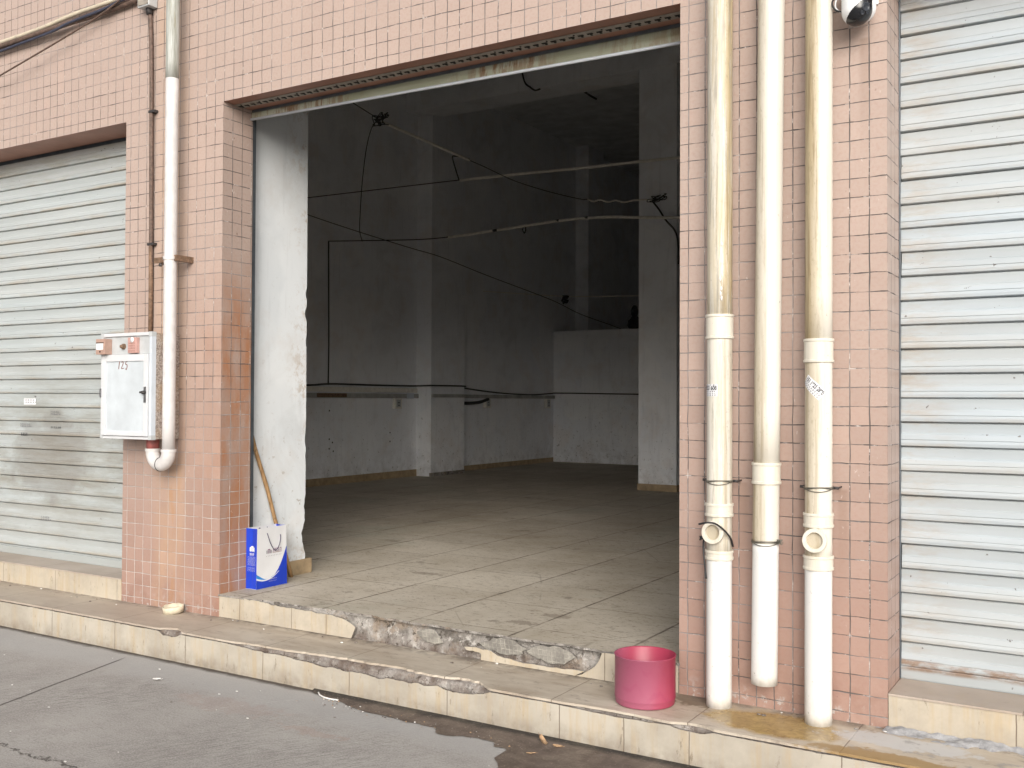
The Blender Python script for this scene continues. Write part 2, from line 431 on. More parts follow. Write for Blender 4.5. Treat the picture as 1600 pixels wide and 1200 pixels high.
def mk_road():
    t = T('concrete_road')
    p = t.pos()
    x, y, z = t.sep(p)
    c = t.mix(t.mr(t.noise(p, 0.7, 5, 0.6), 0.35, 0.68), (0.295, 0.28, 0.262), (0.385, 0.37, 0.348))
    c = t.mix(t.mr(t.noise(t.off(p, (3, 3, 0)), 2.4, 6, 0.68), 0.46, 0.64, 0.0, 0.65), c, (0.235, 0.215, 0.20))
    # broom marks: short strokes across the slab
    rot = t.comb(t.m('ADD', t.m('MULTIPLY', x, 0.5), t.m('MULTIPLY', y, 0.86)), t.m('SUBTRACT', t.m('MULTIPLY', x, 0.86), t.m('MULTIPLY', y, 0.5)))
    br = t.noise(t.scl(rot, 6, 55, 1), 1.5, 5, 0.7)
    bm = t.mr(t.noise(t.off(p, (6, 1, 0)), 1.2, 3), 0.42, 0.62)
    c = t.mix(t.m('MULTIPLY', t.mr(br, 0.47, 0.60), t.m('MULTIPLY', bm, 0.85)), c, (0.15, 0.138, 0.127))
    br2 = t.noise(t.scl(p, 7, 45, 1), 1.5, 5, 0.7)
    c = t.mix(t.m('MULTIPLY', t.mr(br2, 0.52, 0.64), 0.5), c, (0.20, 0.18, 0.168))
    gr = t.noise(p, 120, 3, 0.7)
    c = t.mix(t.mr(gr, 0.40, 0.66, 0.0, 0.6), c, (0.47, 0.46, 0.445))
    c = t.mix(t.mr(t.noise(t.off(p, (5, 5, 1)), 200, 3, 0.8), 0.60, 0.68, 0.0, 0.6), c, (0.14, 0.13, 0.12))
    c = t.mix(t.mr(t.noise(p, 70, 4, 0.8), 0.57, 0.68, 0.0, 0.55), c, (0.12, 0.11, 0.105))
    # smooth pale fillet poured along the kerb
    ed = t.m('ADD', y, t.m('MULTIPLY', t.m('SUBTRACT', t.noise(p, 3.0, 4), 0.5), 0.22))
    c = t.mix(t.mr(ed, -0.86, -0.66, 0.0, 0.65, True), c, (0.385, 0.38, 0.375))
    # red brick dust
    c = t.mix(t.m('MULTIPLY', t.blob(p, (-4.0, -0.86, 0), (0.35, 0.10, 1), 0.9, 12), 0.22), c, (0.36, 0.26, 0.23))
    c = t.mix(t.m('MULTIPLY', t.blob(p, (-3.35, -0.95, 0), (0.22, 0.04, 1), 1.1, 18), 0.25), c, (0.36, 0.24, 0.19))
    # white scrape marks
    for k, (ax, ay, bx, by) in enumerate(((-4.05, -0.98, -3.78, -0.62), (-3.2, -1.0, -2.85, -0.85))):
        d = math.hypot(bx - ax, by - ay)
        nx, ny = -(by - ay) / d, (bx - ax) / d
        e = t.m('ABSOLUTE', t.m('ADD', t.m('ADD', t.m('MULTIPLY', x, nx), t.m('MULTIPLY', y, ny)), t.m('ADD', -(ax * nx + ay * ny), t.m('MULTIPLY', t.m('SUBTRACT', t.noise(p, 5, 2), 0.5), 0.05))))
        mx, my = (ax + bx) / 2, (ay + by) / 2
        ms = t.blob(p, (mx, my, 0), (d * 0.6, d * 0.6, 1), 0.4, 20)
        c = t.mix(t.m('MULTIPLY', t.m('MULTIPLY', t.mr(e, 0.002, 0.006, 1.0, 0.0), ms), t.mr(t.noise(p, 22, 4), 0.48, 0.62, 0.0, 0.5)), c, (0.56, 0.555, 0.54))
    # saw-cut joint across the road and a wandering crack
    jn = t.m('ABSOLUTE', t.m('ADD', t.m('ADD', x, t.m('MULTIPLY', y, 0.277)), t.m('ADD', 5.406, t.m('MULTIPLY', t.m('SUBTRACT', t.noise(p, 4, 3), 0.5), 0.02))))
    jm = t.mr(jn, 0.004, 0.011, 1.0, 0.0)
    jm = t.m('MULTIPLY', jm, t.mr(y, -0.50, -0.60, 0.0, 1.0))
    wig = t.m('MULTIPLY', t.m('SUBTRACT', t.noise(p, 3.4, 7, 0.72), 0.5), 0.34)
    ckd = t.m('ABSOLUTE', t.m('ADD', t.m('ADD', y, wig), 1.84))
    ck = t.m('MULTIPLY', t.mr(ckd, 0.004, 0.012, 1.0, 0.0), t.mr(t.noise(p, 20, 4), 0.3, 0.5))
    ck = t.m('MULTIPLY', ck, t.mr(x, -3.1, -3.6, 0.0, 1.0))
    j = t.m('MAXIMUM', jm, ck)
    c = t.mix(t.m('MULTIPLY', j, 0.9), c, (0.075, 0.066, 0.06))
    # dirt line under the kerb
    kd = t.m('ADD', y, t.m('MULTIPLY', t.m('SUBTRACT', t.noise(p, 8.0, 6, 0.7), 0.5), 0.07))
    c = t.mix(t.mr(kd, -0.485, -0.445, 0.0, 0.95), c, (0.075, 0.062, 0.052))
    h = t.m('ADD', t.m('MULTIPLY', br, 0.5), t.m('SUBTRACT', t.m('MULTIPLY', t.noise(p, 60, 4), 0.5), t.m('MULTIPLY', j, 2.0)))
    return t.out(c, 0.85, t.bump(h, 0.5, 0.006), spec=0.3)


def mk_mud():
    t = T('wet_silt')
    p = t.pos()
    c = t.mix(t.mr(t.noise(p, 9, 6, 0.7), 0.35, 0.65), (0.080, 0.060, 0.049), (0.15, 0.118, 0.098))
    mx, my, mz = t.sep(p)
    c = t.mix(t.mr(t.m('ADD', my, t.m('MULTIPLY', t.noise(p, 14, 4), 0.05)), -0.47, -0.43), c, (0.028, 0.024, 0.021))
    c = t.mix(t.mr(t.noise(p, 90, 3, 0.7), 0.62, 0.70), c, (0.34, 0.27, 0.22))
    return t.out(c, t.mr(t.noise(p, 5, 4), 0.4, 0.6, 0.35, 0.75), t.bump(t.noise(p, 60, 5, 0.7), 0.7, 0.006))


def mk_shutter(name, warm):
    t = T(name)
    p = t.pos()
    x, y, z = t.sep(p)
    base = t.mix(t.mr(t.noise(t.scl(p, 0.6, 1, 9), 1.2, 4), 0.35, 0.65), *(((0.405, 0.45, 0.46), (0.475, 0.52, 0.53)) if warm else ((0.365, 0.415, 0.45), (0.42, 0.475, 0.515))))
    u, v, _ = t.sep(t.uv())          # v: 0..1 down one slat
    sl = t.white(t.comb(t.m('FLOOR', t.m('DIVIDE', z, 0.111)), 3.0))
    base = t.mix(t.m('MULTIPLY', t.mr(sl[0], 0.0, 1.0), 0.5), base, (0.42, 0.43, 0.42))
    # grime along the lip of each slat
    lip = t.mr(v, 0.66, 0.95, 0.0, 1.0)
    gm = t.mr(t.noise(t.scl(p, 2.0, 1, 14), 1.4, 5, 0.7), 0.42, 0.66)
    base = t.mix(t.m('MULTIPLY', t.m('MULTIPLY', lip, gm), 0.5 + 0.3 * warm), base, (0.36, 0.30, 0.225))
    up = t.mr(v, 0.5, 0.05, 0.0, 1.0)  # shade under the lip above, put into the colour as grey
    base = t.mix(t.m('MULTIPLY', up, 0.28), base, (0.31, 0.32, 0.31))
    # rust
    rs = t.mr(t.noise(t.scl(p, 3, 3, 30), 1.0, 5, 0.75), 0.66, 0.76)
    edge = 0.35
    base = t.mix(t.m('MULTIPLY', rs, 0.40), base, (0.32, 0.20, 0.11))
    if warm:
        # soot and dirt spread over the lower half
        d = t.m('MULTIPLY', t.mr(t.noise(t.scl(p, 1.1, 1, 5.0), 1.3, 7, 0.72), 0.40, 0.64), t.mr(z, 2.2, 1.2, 0.0, 1.0, True))
        d = t.m('MULTIPLY', d, t.mr(z, 0.45, 0.9, 0.25, 1.0))
        base = t.mix(t.m('MULTIPLY', d, 0.75), base, (0.25, 0.235, 0.195))
        bl = t.blob(p, (-7.25, 0.25, 1.12), (0.55, 1, 0.35), 0.35, 4.0)
        base = t.mix(t.m('MULTIPLY', bl, 0.45), base, (0.20, 0.185, 0.165))
        base = t.mix(t.m('MULTIPLY', t.mr(z, 3.3, 3.52, 0.0, 0.6), gm), base, (0.30, 0.29, 0.22))
    else:
        er = t.m('MULTIPLY', t.mr(x, -0.55, -0.87, 0.0, 1.0, True), t.mr(t.noise(t.scl(p, 5, 5, 18), 1.0, 5, 0.7), 0.45, 0.66))
        base = t.mix(t.m('MULTIPLY', er, 0.45), base, (0.33, 0.245, 0.16))
        lo = t.m('MULTIPLY', t.band(z, 0.402, 0.03), t.mr(t.noise(t.scl(p, 3, 1, 9), 2.0, 5, 0.7), 0.40, 0.6))
        base = t.mix(t.m('MULTIPLY', lo, 0.85), base, (0.215, 0.135, 0.085))
    sp = t.mr(t.noise(t.scl(p, 20, 20, 26), 1.0, 3, 0.7), 0.70, 0.73)
    base = t.mix(sp, base, (0.16, 0.15, 0.145))
    h = t.noise(t.scl(p, 3, 3, 9), 1.0, 3)
    return t.out(base, t.mr(gm, 0.0, 1.0, 0.42, 0.65), t.bump(h, 0.10, 0.02), metal=0.15)


def mk_pvc(name, amt, side=0, base=((0.66, 0.64, 0.575), (0.72, 0.705, 0.65))):
    """side -1: stained on its left flank, +1: on its right flank, 0: all round"""
    t = T(name)
    o = t.obj()
    x, y, z = t.sep(o)
    q = t.m('ADD', t.m('MULTIPLY', x, 0.94), t.m('MULTIPLY', y, 0.34))
    c = t.mix(t.mr(t.noise(t.scl(o, 4, 4, 0.6), 3.0, 4), 0.35, 0.65), *base)
    if amt:
        st = t.noise(t.scl(o, 34, 34, 1.1), 1.2, 6, 0.72)
        soft = t.noise(t.scl(o, 9, 9, 0.7), 1.4, 4, 0.6)
        qq = t.m('ADD', q, t.m('MULTIPLY', t.m('SUBTRACT', soft, 0.5), 0.10))
        if side < 0:
            fl = t.mr(qq, -0.045, 0.022, 1.0, 0.10)
        elif side > 0:
            fl = t.mr(qq, -0.02, 0.05, 0.35, 1.0)
        else:
            fl = t.mr(soft, 0.3, 0.6, 0.3, 0.8)
        c = t.mix(t.m('MULTIPLY', fl, 0.62 * amt), c, (0.43, 0.335, 0.185))
        c = t.mix(t.m('MULTIPLY', t.mr(st, 0.50, 0.60, 0.0, 0.75 * amt), fl), c, (0.30, 0.225, 0.125))
        if side > 0:
            c = t.mix(t.mr(t.noise(t.off(t.scl(o, 40, 40, 1.4), (4, 4, 4)), 1.2, 6, 0.75), 0.50, 0.58, 0.0, 0.7), c, (0.62, 0.61, 0.57))
            c = t.mix(t.mr(t.noise(t.off(t.scl(o, 48, 48, 1.6), (1, 7, 4)), 1.2, 6, 0.75), 0.545, 0.60, 0.0, 0.7), c, (0.30, 0.28, 0.24))
        gr = t.noise(t.off(t.scl(o, 70, 70, 26), (2, 2, 2)), 1.0, 4, 0.75)
        c = t.mix(t.m('MULTIPLY', t.mr(gr, 0.54, 0.66, 0.0, 0.5 * amt), fl), c, (0.33, 0.275, 0.18))
    ds = t.mr(t.noise(t.off(t.scl(o, 45, 45, 30), (7, 2, 2)), 1.0, 4, 0.75), 0.67, 0.71)
    c = t.mix(t.m('MULTIPLY', ds, 0.6), c, (0.20, 0.17, 0.13))
    ft = t.m('MULTIPLY', t.mr(z, 0.26, 0.0, 0.0, 1.0, True), t.mr(t.noise(t.scl(o, 14, 14, 9), 1.0, 5, 0.7), 0.38, 0.66))
    c = t.mix(t.m('MULTIPLY', ft, 0.5), c, (0.42, 0.385, 0.31))
    return t.out(c, 0.36, t.bump(t.noise(t.scl(o, 9, 9, 3), 1.0, 3), 0.05, 0.01))


def mk_grey_pipe():
    t = T('weathered_grey_pipe')
    o = t.obj()
    s1 = t.noise(t.scl(o, 40, 40, 2.5), 1.2, 5, 0.7)
    c = t.mix(t.mr(s1, 0.36, 0.64), (0.23, 0.235, 0.20), (0.50, 0.52, 0.50))
    c = t.mix(t.mr(t.noise(t.off(t.scl(o, 30, 30, 3), (3, 3, 3)), 1, 5, 0.7), 0.56, 0.68, 0, 0.7), c, (0.25, 0.22, 0.12))
    return t.out(c, 0.6, t.bump(s1, 0.3, 0.003))


def mk_granite():
    t = T('speckled_stone_panel')
    p = t.pos()
    v = t.voro(p, 95)
    c = t.mix(t.mr(t.noise(p, 70, 4, 0.8), 0.40, 0.62), (0.19, 0.15, 0.13), (0.52, 0.46, 0.41))
    c = t.mix(t.mr(v['Distance'], 0.16, 0.28, 1.0, 0.0), c, (0.16, 0.10, 0.08))
    c = t.mix(t.mr(t.noise(p, 5, 4), 0.48, 0.66, 0, 0.5), c, (0.40, 0.27, 0.15))
    return t.out(c, 0.55)


def mk_wood():
    t = T('bamboo_handle')
    o = t.obj()
    c = t.mix(t.mr(t.noise(t.scl(o, 60, 60, 3), 1, 4), 0.35, 0.65), (0.24, 0.135, 0.06), (0.40, 0.25, 0.12))
    c = t.mix(t.mr(t.noise(t.scl(o, 30, 30, 20), 1, 3), 0.62, 0.70, 0, 0.7), c, (0.10, 0.06, 0.03))
    return t.out(c, 0.55)


def mk_bucket():
    t = T('red_plastic')
    o = t.obj()
    x, y, z = t.sep(o)
    c = t.mix(t.mr(t.noise(o, 5, 4), 0.35, 0.65), (0.30, 0.022, 0.055), (0.35, 0.034, 0.074))
    # sky reflection put into the colour on the road side, with chalky film and run marks
    fl = t.m('ADD', t.m('MULTIPLY', x, -0.75), t.m('MULTIPLY', y, -0.62))
    f = t.mr(t.m('ADD', fl, t.m('MULTIPLY', t.m('SUBTRACT', t.noise(t.scl(o, 9, 9, 3), 1.5, 4), 0.5), 0.10)), -0.06, 0.10, 0.10, 1.0, True)
    c = t.mix(t.m('MULTIPLY', f, 0.62), c, (0.33, 0.125, 0.195))
    w = t.n('ShaderNodeTexWave', wave_type='BANDS', bands_direction='Z')
    t.set(w.inputs['Vector'], t.off(o, t.comb(0, 0, t.m('MULTIPLY', t.noise(t.scl(o, 12, 12, 2), 1.0, 3), 0.16))))
    w.inputs['Scale'].default_value = 3.2
    w.inputs['Distortion'].default_value = 6.0
    w.inputs['Detail'].default_value = 3.0
    ln = t.m('MULTIPLY', t.mr(w.outputs['Fac'], 0.88, 0.97), t.mr(t.noise(o, 12, 3), 0.42, 0.56))
    c = t.mix(t.m('MULTIPLY', ln, 0.22), c, (0.26, 0.03, 0.09))
    return t.out(c, 0.42, t.bump(t.noise(t.scl(o, 8, 8, 5), 1, 3), 0.08, 0.01))


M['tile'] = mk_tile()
M['soffit'] = mk_soffit()
M['white_plaster'] = mk_plaster('white_limewash', (0.66, 0.70, 0.73), (0.72, 0.75, 0.77), 0.9, 1.3, (0.28, 0.23, 0.17), True)
M['grey_plaster'] = mk_plaster('old_interior_plaster', (0.80, 0.825, 0.865), (0.85, 0.87, 0.90), 0.9, 1.6)
M['dark_plaster'] = mk_plaster('sooty_interior_plaster', (0.74, 0.765, 0.80), (0.79, 0.81, 0.845), 0.8, 1.6)
M['ceiling'] = plain('bare_concrete_ceiling', (0.66, 0.68, 0.70), 0.9, 0.2, 3)
M['floor'] = mk_floor()
RJ = (-10.02, -9.37, -8.72, -8.07, -7.43, -6.79, -6.145, -5.495, -4.84, -4.195, -3.556, -2.916, -2.274, -1.942, -1.63, -0.982, -0.33, 0.32, 0.97, 1.62, 2.27)
M['riser'] = mk_cream('cream_kerb_tile', RJ)
M['ledge'] = mk_cream('cream_paving_tile', (-8.1, -7.45, -6.81, -6.15, -5.51, -4.84, -4.2, -3.63, -2.975, -2.32, -1.648, -0.99, -0.34, 0.31, 0.96), base=((0.47, 0.415, 0.34), (0.54, 0.485, 0.405)), top=True)
M['step'] = mk_cream('cream_step_tile', (-9.33, -8.68, -8.03, -7.38, -6.73, -6.03, -4.826, -4.378, -4.098, -2.245, -0.387, 0.26, 0.91), base=((0.45, 0.40, 0.32), (0.51, 0.46, 0.375)))
M['sill'] = mk_cream('dusty_sill_tile', (-9.0, -8.3, -7.6, -6.9, -6.2, -0.36, 0.3), base=((0.36, 0.30, 0.25), (0.46, 0.40, 0.35)), stain=0.3)
M['skirting'] = plain('brown_skirting_tile', (0.36, 0.27, 0.165), 0.6, 0.35, 9)
M['rubble'] = mk_rubble()
M['waffle'] = mk_waffle()
M['cement'] = plain('smeared_grey_cement', (0.37, 0.375, 0.39), 0.9, 0.4, 26, 0.0, 0.7, 0.2)
M['road'] = mk_road()
M['mud'] = mk_mud()
M['shutter_l'] = mk_shutter('dirty_shutter_steel', 1)
M['shutter_r'] = mk_shutter('pale_shutter_steel', 0)
M['pvc_old'] = mk_pvc('streaked_pvc', 1.35, 1, ((0.55, 0.52, 0.43), (0.64, 0.61, 0.53)))
M['pvc_left'] = mk_pvc('left_stained_pvc', 1.45, -1)
M['pvc_mid'] = mk_pvc('yellowed_pvc', 0.75, 1)
M['pvc_soft'] = mk_pvc('faintly_stained_pvc', 0.85, -1)
M['pvc_new'] = mk_pvc('white_pvc', 0.0, 0, ((0.70, 0.70, 0.68), (0.76, 0.755, 0.74)))
M['pvc_fit'] = mk_pvc('ivory_pvc_fitting', 0.22, 0, ((0.66, 0.63, 0.55), (0.71, 0.685, 0.61)))
M['pvc_plug'] = mk_pvc('shaded_pvc_plug', 0.6, 0, ((0.48, 0.44, 0.36), (0.55, 0.51, 0.43)))  # shade of the recess is put into the plug's darker colour
M['grey_pipe'] = mk_grey_pipe()
M['pale_pipe'] = plain('chalky_painted_pipe', (0.60, 0.585, 0.58), 0.5, 0.12, 16, bump=0.05)
M['iron'] = plain('dark_iron', (0.055, 0.05, 0.05), 0.55, 0.3, 30, 0.3)
M['rusty'] = plain('rusty_steel', (0.20, 0.125, 0.08), 0.75, 0.55, 40, 0.1, 0.2)
M['wire'] = plain('grey_wire', (0.21, 0.20, 0.17), 0.5, 0.3, 30, 0.6)
M['black'] = plain('black_rubber', (0.018, 0.018, 0.02), 0.5, 0.3, 30)
M['dkcable'] = plain('dusty_black_cable', (0.035, 0.034, 0.033), 0.6, 0.3, 20)
M['greycable'] = plain('dusty_grey_conduit', (0.76, 0.74, 0.68), 0.5, 0.15, 20)
M['browncable'] = plain('brown_cable', (0.13, 0.085, 0.065), 0.65, 0.5, 45, bump=0.3)
M['bluecable'] = plain('blue_cable', (0.045, 0.05, 0.08), 0.5, 0.3, 20)
M['cream'] = plain('cream_conduit', (0.56, 0.50, 0.39), 0.45, 0.2, 14)
M['doorpaint'] = plain('cool_white_door_panel', (0.52, 0.565, 0.60), 0.4, 0.12, 7)
M['alu'] = plain('white_aluminium', (0.60, 0.615, 0.635), 0.35, 0.06, 8)
M['alu_side'] = plain('pale_blue_aluminium', (0.58, 0.63, 0.69), 0.35, 0.1, 8)
M['greysheet'] = plain('grey_sheet', (0.46, 0.48, 0.49), 0.5, 0.15, 9)
M['granite'] = mk_granite()
M['pinkbox'] = plain('faded_red_plastic', (0.40, 0.265, 0.215), 0.5, 0.15, 30)
M['pinkpanel'] = plain('pink_plastic', (0.50, 0.30, 0.265), 0.5, 0.12, 30)
M['paper'] = plain('white_paper', (0.76, 0.77, 0.79), 0.6, 0.05, 20)
M['ink'] = plain('black_ink', (0.03, 0.032, 0.04), 0.7, 0.2, 60)
M['greyink'] = plain('faded_ink', (0.20, 0.20, 0.215), 0.7, 0.3, 60)
M['redink'] = plain('red_brown_ink', (0.20, 0.07, 0.05), 0.7, 0.2, 60)
M['chrome'] = plain('dull_chrome', (0.30, 0.30, 0.31), 0.3, 0.2, 30, 0.8)
M['redpaint'] = plain('red_pipe_paint', (0.33, 0.10, 0.09), 0.6, 0.45, 22)
M['wood'] = mk_wood()
M['bucket'] = mk_bucket()
M['camwhite'] = plain('white_camera_shell', (0.82, 0.83, 0.84), 0.25, 0.03, 20)
M['camblack'] = plain('black_camera_face', (0.012, 0.013, 0.016), 0.12, 0.2, 20)
M['camglass'] = plain('camera_lens_glass', (0.03, 0.035, 0.045), 0.08, 0.2, 40)
M['bagblue'] = plain('glossy_blue_print', (0.010, 0.045, 0.47), 0.3, 0.12, 9)
M['bagsky'] = plain('light_blue_print', (0.02, 0.22, 0.62), 0.3, 0.1, 9)
M['bagwhite'] = plain('glossy_white_card', (0.72, 0.73, 0.75), 0.35, 0.04, 9)
M['cord'] = plain('dark_cord', (0.06, 0.05, 0.11), 0.7, 0.2, 60)
M['purpleink'] = plain('purple_print', (0.22, 0.08, 0.17), 0.6, 0.2, 60)
M['lid'] = plain('cream_plastic_tub', (0.66, 0.60, 0.46), 0.5, 0.25, 20)
M['leaf'] = plain('dry_leaf', (0.40, 0.265, 0.155), 0.7, 0.35, 60)
M['palefrag'] = plain('white_fragment', (0.72, 0.71, 0.69), 0.7, 0.1, 60)
M['trunk'] = plain('dusty_grey_trunking', (0.40, 0.40, 0.39), 0.6, 0.35, 6)
M['guide'] = plain('dark_guide_rail', (0.10, 0.115, 0.13), 0.4, 0.3, 12, 0.4)
M['perf'] = plain('grey_trim_strip', (0.30, 0.27, 0.23), 0.6, 0.3, 20)
M['hole'] = plain('dark_cutout', (0.015, 0.014, 0.013), 0.9, 0.1, 20)


def mk_green():
    t = T('greenish_rusty_steel')
    p = t.pos()
    c = t.mix(t.mr(t.noise(t.scl(p, 1, 1, 8), 2.0, 5), 0.35, 0.65), (0.33, 0.35, 0.25), (0.47, 0.485, 0.40))
    r = t.noise(t.scl(p, 26, 3, 5), 1.0, 5, 0.7)
    rm = t.mr(t.noise(p, 1.7, 3), 0.42, 0.6)
    c = t.mix(t.m('MULTIPLY', t.mr(r, 0.46, 0.58), t.m('MULTIPLY', rm, 0.9)), c, (0.22, 0.12, 0.06))
    return t.out(c, 0.55, metal=0.1)


M['green'] = mk_green()


# ------------------------------------------------------------------ mesh helper
class MB:
    def __init__(s):
        s.v, s.f, s.mi, s.uv, s.mats, s.sm = [], [], [], [], [], []

    def mid(s, m):
        if m not in s.mats:
            s.mats.append(m)
        return s.mats.index(m)

    def face(s, pts, m, uv=None, smooth=False):
        b = len(s.v)
        s.v += [tuple(p) for p in pts]
        s.f.append(tuple(range(b, b + len(pts))))
        s.mi.append(s.mid(m))
        s.uv.append(uv)
        s.sm.append(smooth)

    def mesh(s, verts, faces, m, smooth=False):
        b = len(s.v)
        s.v += [tuple(p) for p in verts]
        k = s.mid(m)
        for f in faces:
            s.f.append(tuple(b + i for i in f))
            s.mi.append(k)
            s.uv.append(None)
            s.sm.append(smooth)

    def box(s, a, b, m, bev=0.0):
        (x0, y0, z0), (x1, y1, z1) = a, b
        bm = bmesh.new()
        bmesh.ops.create_cube(bm, size=1)
        for v in bm.verts:
            v.co = Vector(((x0 + x1) / 2 + v.co.x * (x1 - x0), (y0 + y1) / 2 + v.co.y * (y1 - y0), (z0 + z1) / 2 + v.co.z * (z1 - z0)))
        if bev:
            bmesh.ops.bevel(bm, geom=list(bm.edges), offset=bev, segments=2, affect='EDGES', profile=0.6)
        s.bm(bm, m)

    def bm(s, bm, m, smooth=False):
        bm.verts.ensure_lookup_table()
        for i, v in enumerate(bm.verts):
            v.index = i
        s.mesh([v.co.copy() for v in bm.verts], [[v.index for v in f.verts] for f in bm.faces], m, smooth)
        bm.free()

    def tube(s, pts, r, m, seg=10, cap=True, smooth=True):
        pts = [Vector(p) for p in pts]
        rs = r if isinstance(r, (list, tuple)) else [r] * len(pts)
        vs, fs = [], []
        t0 = (pts[1] - pts[0]).normalized()
        nrm = t0.orthogonal().normalized()
        for i, p in enumerate(pts):
            if i == 0:
                t = t0
            elif i == len(pts) - 1:
                t = (pts[-1] - pts[-2]).normalized()
            else:
                t = ((pts[i + 1] - p).normalized() + (p - pts[i - 1]).normalized())
                t = t.normalized() if t.length > 1e-6 else (pts[i + 1] - p).normalized()
            nrm = (nrm - t * nrm.dot(t)).normalized()
            bn = t.cross(nrm)
            for k in range(seg):
                a = 2 * math.pi * k / seg
                vs.append(p + (nrm * math.cos(a) + bn * math.sin(a)) * rs[i])
        for i in range(len(pts) - 1):
            for k in range(seg):
                fs.append((i * seg + k, i * seg + (k + 1) % seg, (i + 1) * seg + (k + 1) % seg, (i + 1) * seg + k))
        if cap:
            fs.append(tuple(reversed(range(seg))))
            fs.append(tuple((len(pts) - 1) * seg + k for k in range(seg)))
        s.mesh(vs, fs, m, smooth)

    def lathe(s, prof, m, c=(0, 0, 0), ax=(0, 0, 1), seg=40, smooth=True):
        """profile of (radius, height) about axis ax through c"""
        ax = Vector(ax).normalized()
        n = ax.orthogonal().normalized()
        b = ax.cross(n)
        c = Vector(c)
        vs, fs = [], []
        for r, h in prof:
            for k in range(seg):
                a = 2 * math.pi * k / seg
                vs.append(c + ax * h + (n * math.cos(a) + b * math.sin(a)) * max(r, 1e-5))
        for i in range(len(prof) - 1):
            for k in range(seg):
                fs.append((i * seg + k, i * seg + (k + 1) % seg, (i + 1) * seg + (k + 1) % seg, (i + 1) * seg + k))
        s.mesh(vs, fs, m, smooth)

    def build(s, name, parent=None, root=None, auto=True):
        me = bpy.data.meshes.new(name)
        off = Vector(root) if root is not None else Vector((0, 0, 0))
        if parent is not None:          # mesh points are world points: bring them into the parent's frame
            off, q_ = Vector((0, 0, 0)), parent
            while q_ is not None:
                off += Vector(q_.location)
                q_ = q_.parent
        me.from_pydata([tuple(Vector(p) - off) for p in s.v], [], s.f)
        for m in s.mats:
            me.materials.append(M[m])
        ul = None
        if any(u is not None for u in s.uv):
            ul = me.uv_layers.new(name='UVMap')
        for i, p in enumerate(me.polygons):
            p.material_index = s.mi[i]
            p.use_smooth = s.sm[i]
            if ul and s.uv[i]:
                for k, li in enumerate(p.loop_indices):
                    ul.data[li].uv = s.uv[i][k]
        me.validate()
        o = bpy.data.objects.new(name, me)
        C.objects.link(o)
        if parent is not None:
            o.parent = parent
        elif root is not None:
            o.location = root
        return o


def tag(o, label=None, cat=None, group=None, kind=None):
    if label: o['label'] = label
    if cat: o['category'] = cat
    if group: o['group'] = group
    if kind: o['kind'] = kind
    return o


def thing(name, loc, label, cat, group=None):
    o = bpy.data.objects.new(name, None)
    o.empty_display_size = 0.1
    C.objects.link(o)
    o.location = loc
    return tag(o, label, cat, group)


def smooth_path(pts, sub=6):
    """Catmull-Rom through the points"""
    P = [Vector(p) for p in pts]
    P = [P[0] * 2 - P[1]] + P + [P[-1] * 2 - P[-2]]
    out = []
    for i in range(1, len(P) - 2):
        a, b, c, d = P[i - 1], P[i], P[i + 1], P[i + 2]
        for k in range(sub):
            t = k / sub
            out.append(0.5 * ((2 * b) + (c - a) * t + (2 * a - 5 * b + 4 * c - d) * t * t + (3 * b - a - 3 * c + d) * t ** 3))
    out.append(P[-2])
    return out


def text_mesh(body, size, font=None):
    """text outline as flat triangles, origin at the lower left"""
    cu = bpy.data.curves.new('glyphs', 'FONT')
    cu.body = body
    cu.size = size
    cu.offset = size * 0.03
    ob = bpy.data.objects.new('glyphs', cu)
    C.objects.link(ob)
    dg = bpy.context.evaluated_depsgraph_get()
    me = bpy.data.meshes.new_from_object(ob.evaluated_get(dg))
    vs = [v.co.copy() for v in me.vertices]
    fs = [tuple(p.vertices) for p in me.polygons]
    bpy.data.objects.remove(ob)
    bpy.data.curves.remove(cu)
    bpy.data.meshes.remove(me)
    return vs, fs


def jag(x, seed, amp, f=9.0):
    return amp * (mnoise.noise((x * f, seed, 0.3)) + 0.5 * mnoise.noise((x * f * 2.7, seed, 1.7)) + 0.3 * mnoise.noise((x * f * 7, seed, 4.1)))


# ------------------------------------------------------------------ setting: road, ledge
road_mb = MB()
ys = [-400, -40, -12, -6, -4, -3, -2, -1.2, -0.40]
road_mb.face([(-400, -400, 0), (400, -400, 0), (400, -0.40, 0), (-400, -0.40, 0)], 'road')
tag(road_mb.build('road'), 'grey brushed concrete road with a joint and a crack', 'road', kind='structure')

LZ = 0.183
XL0, XL1 = -16.0, 8.0
pav = MB()
# cement body behind and under the tiles; its front edge is rough where the tiles are broken
n = 480
xs = [XL0 + (XL1 - XL0) * i / n for i in range(n + 1)]
fine = sorted(set([XL0, -12, -9, -7] + [-7 + 0.02 * i for i in range(0, 390)] + [0.8, 3, 5, XL1]))


def dmg(x):
    """how much of the ledge's edge has broken away at x, 0..1"""
    d = 0.0
    for c, w_, a in ((-3.45, 0.75, 0.62), (-3.0, 0.30, 0.35), (-2.85, 0.18, 0.75), (-4.98, 0.10, 0.5), (-4.1, 0.35, 0.25), (-2.0, 0.25, 0.12), (-1.62, 0.10, 0.25)):
        d = max(d, a * max(0.0, 1 - abs((x - c) / w_) ** 2.2))
    return d


def edge_y(x):      # front edge of the top tiles
    d = dmg(x)
    return -0.418 + 0.10 * d + (0.35 * d + 0.02) * abs(jag(x, 2.0, 0.12)) + jag(x, 9.0, 0.002, 14)


def riser_top(x):   # upper edge of the kerb's face tiles
    d = dmg(x)
    return LZ - 0.0155 - 0.042 * d - (0.5 * d + 0.05) * abs(jag(x, 5.0, 0.05)) + jag(x, 19.0, 0.0012, 20)


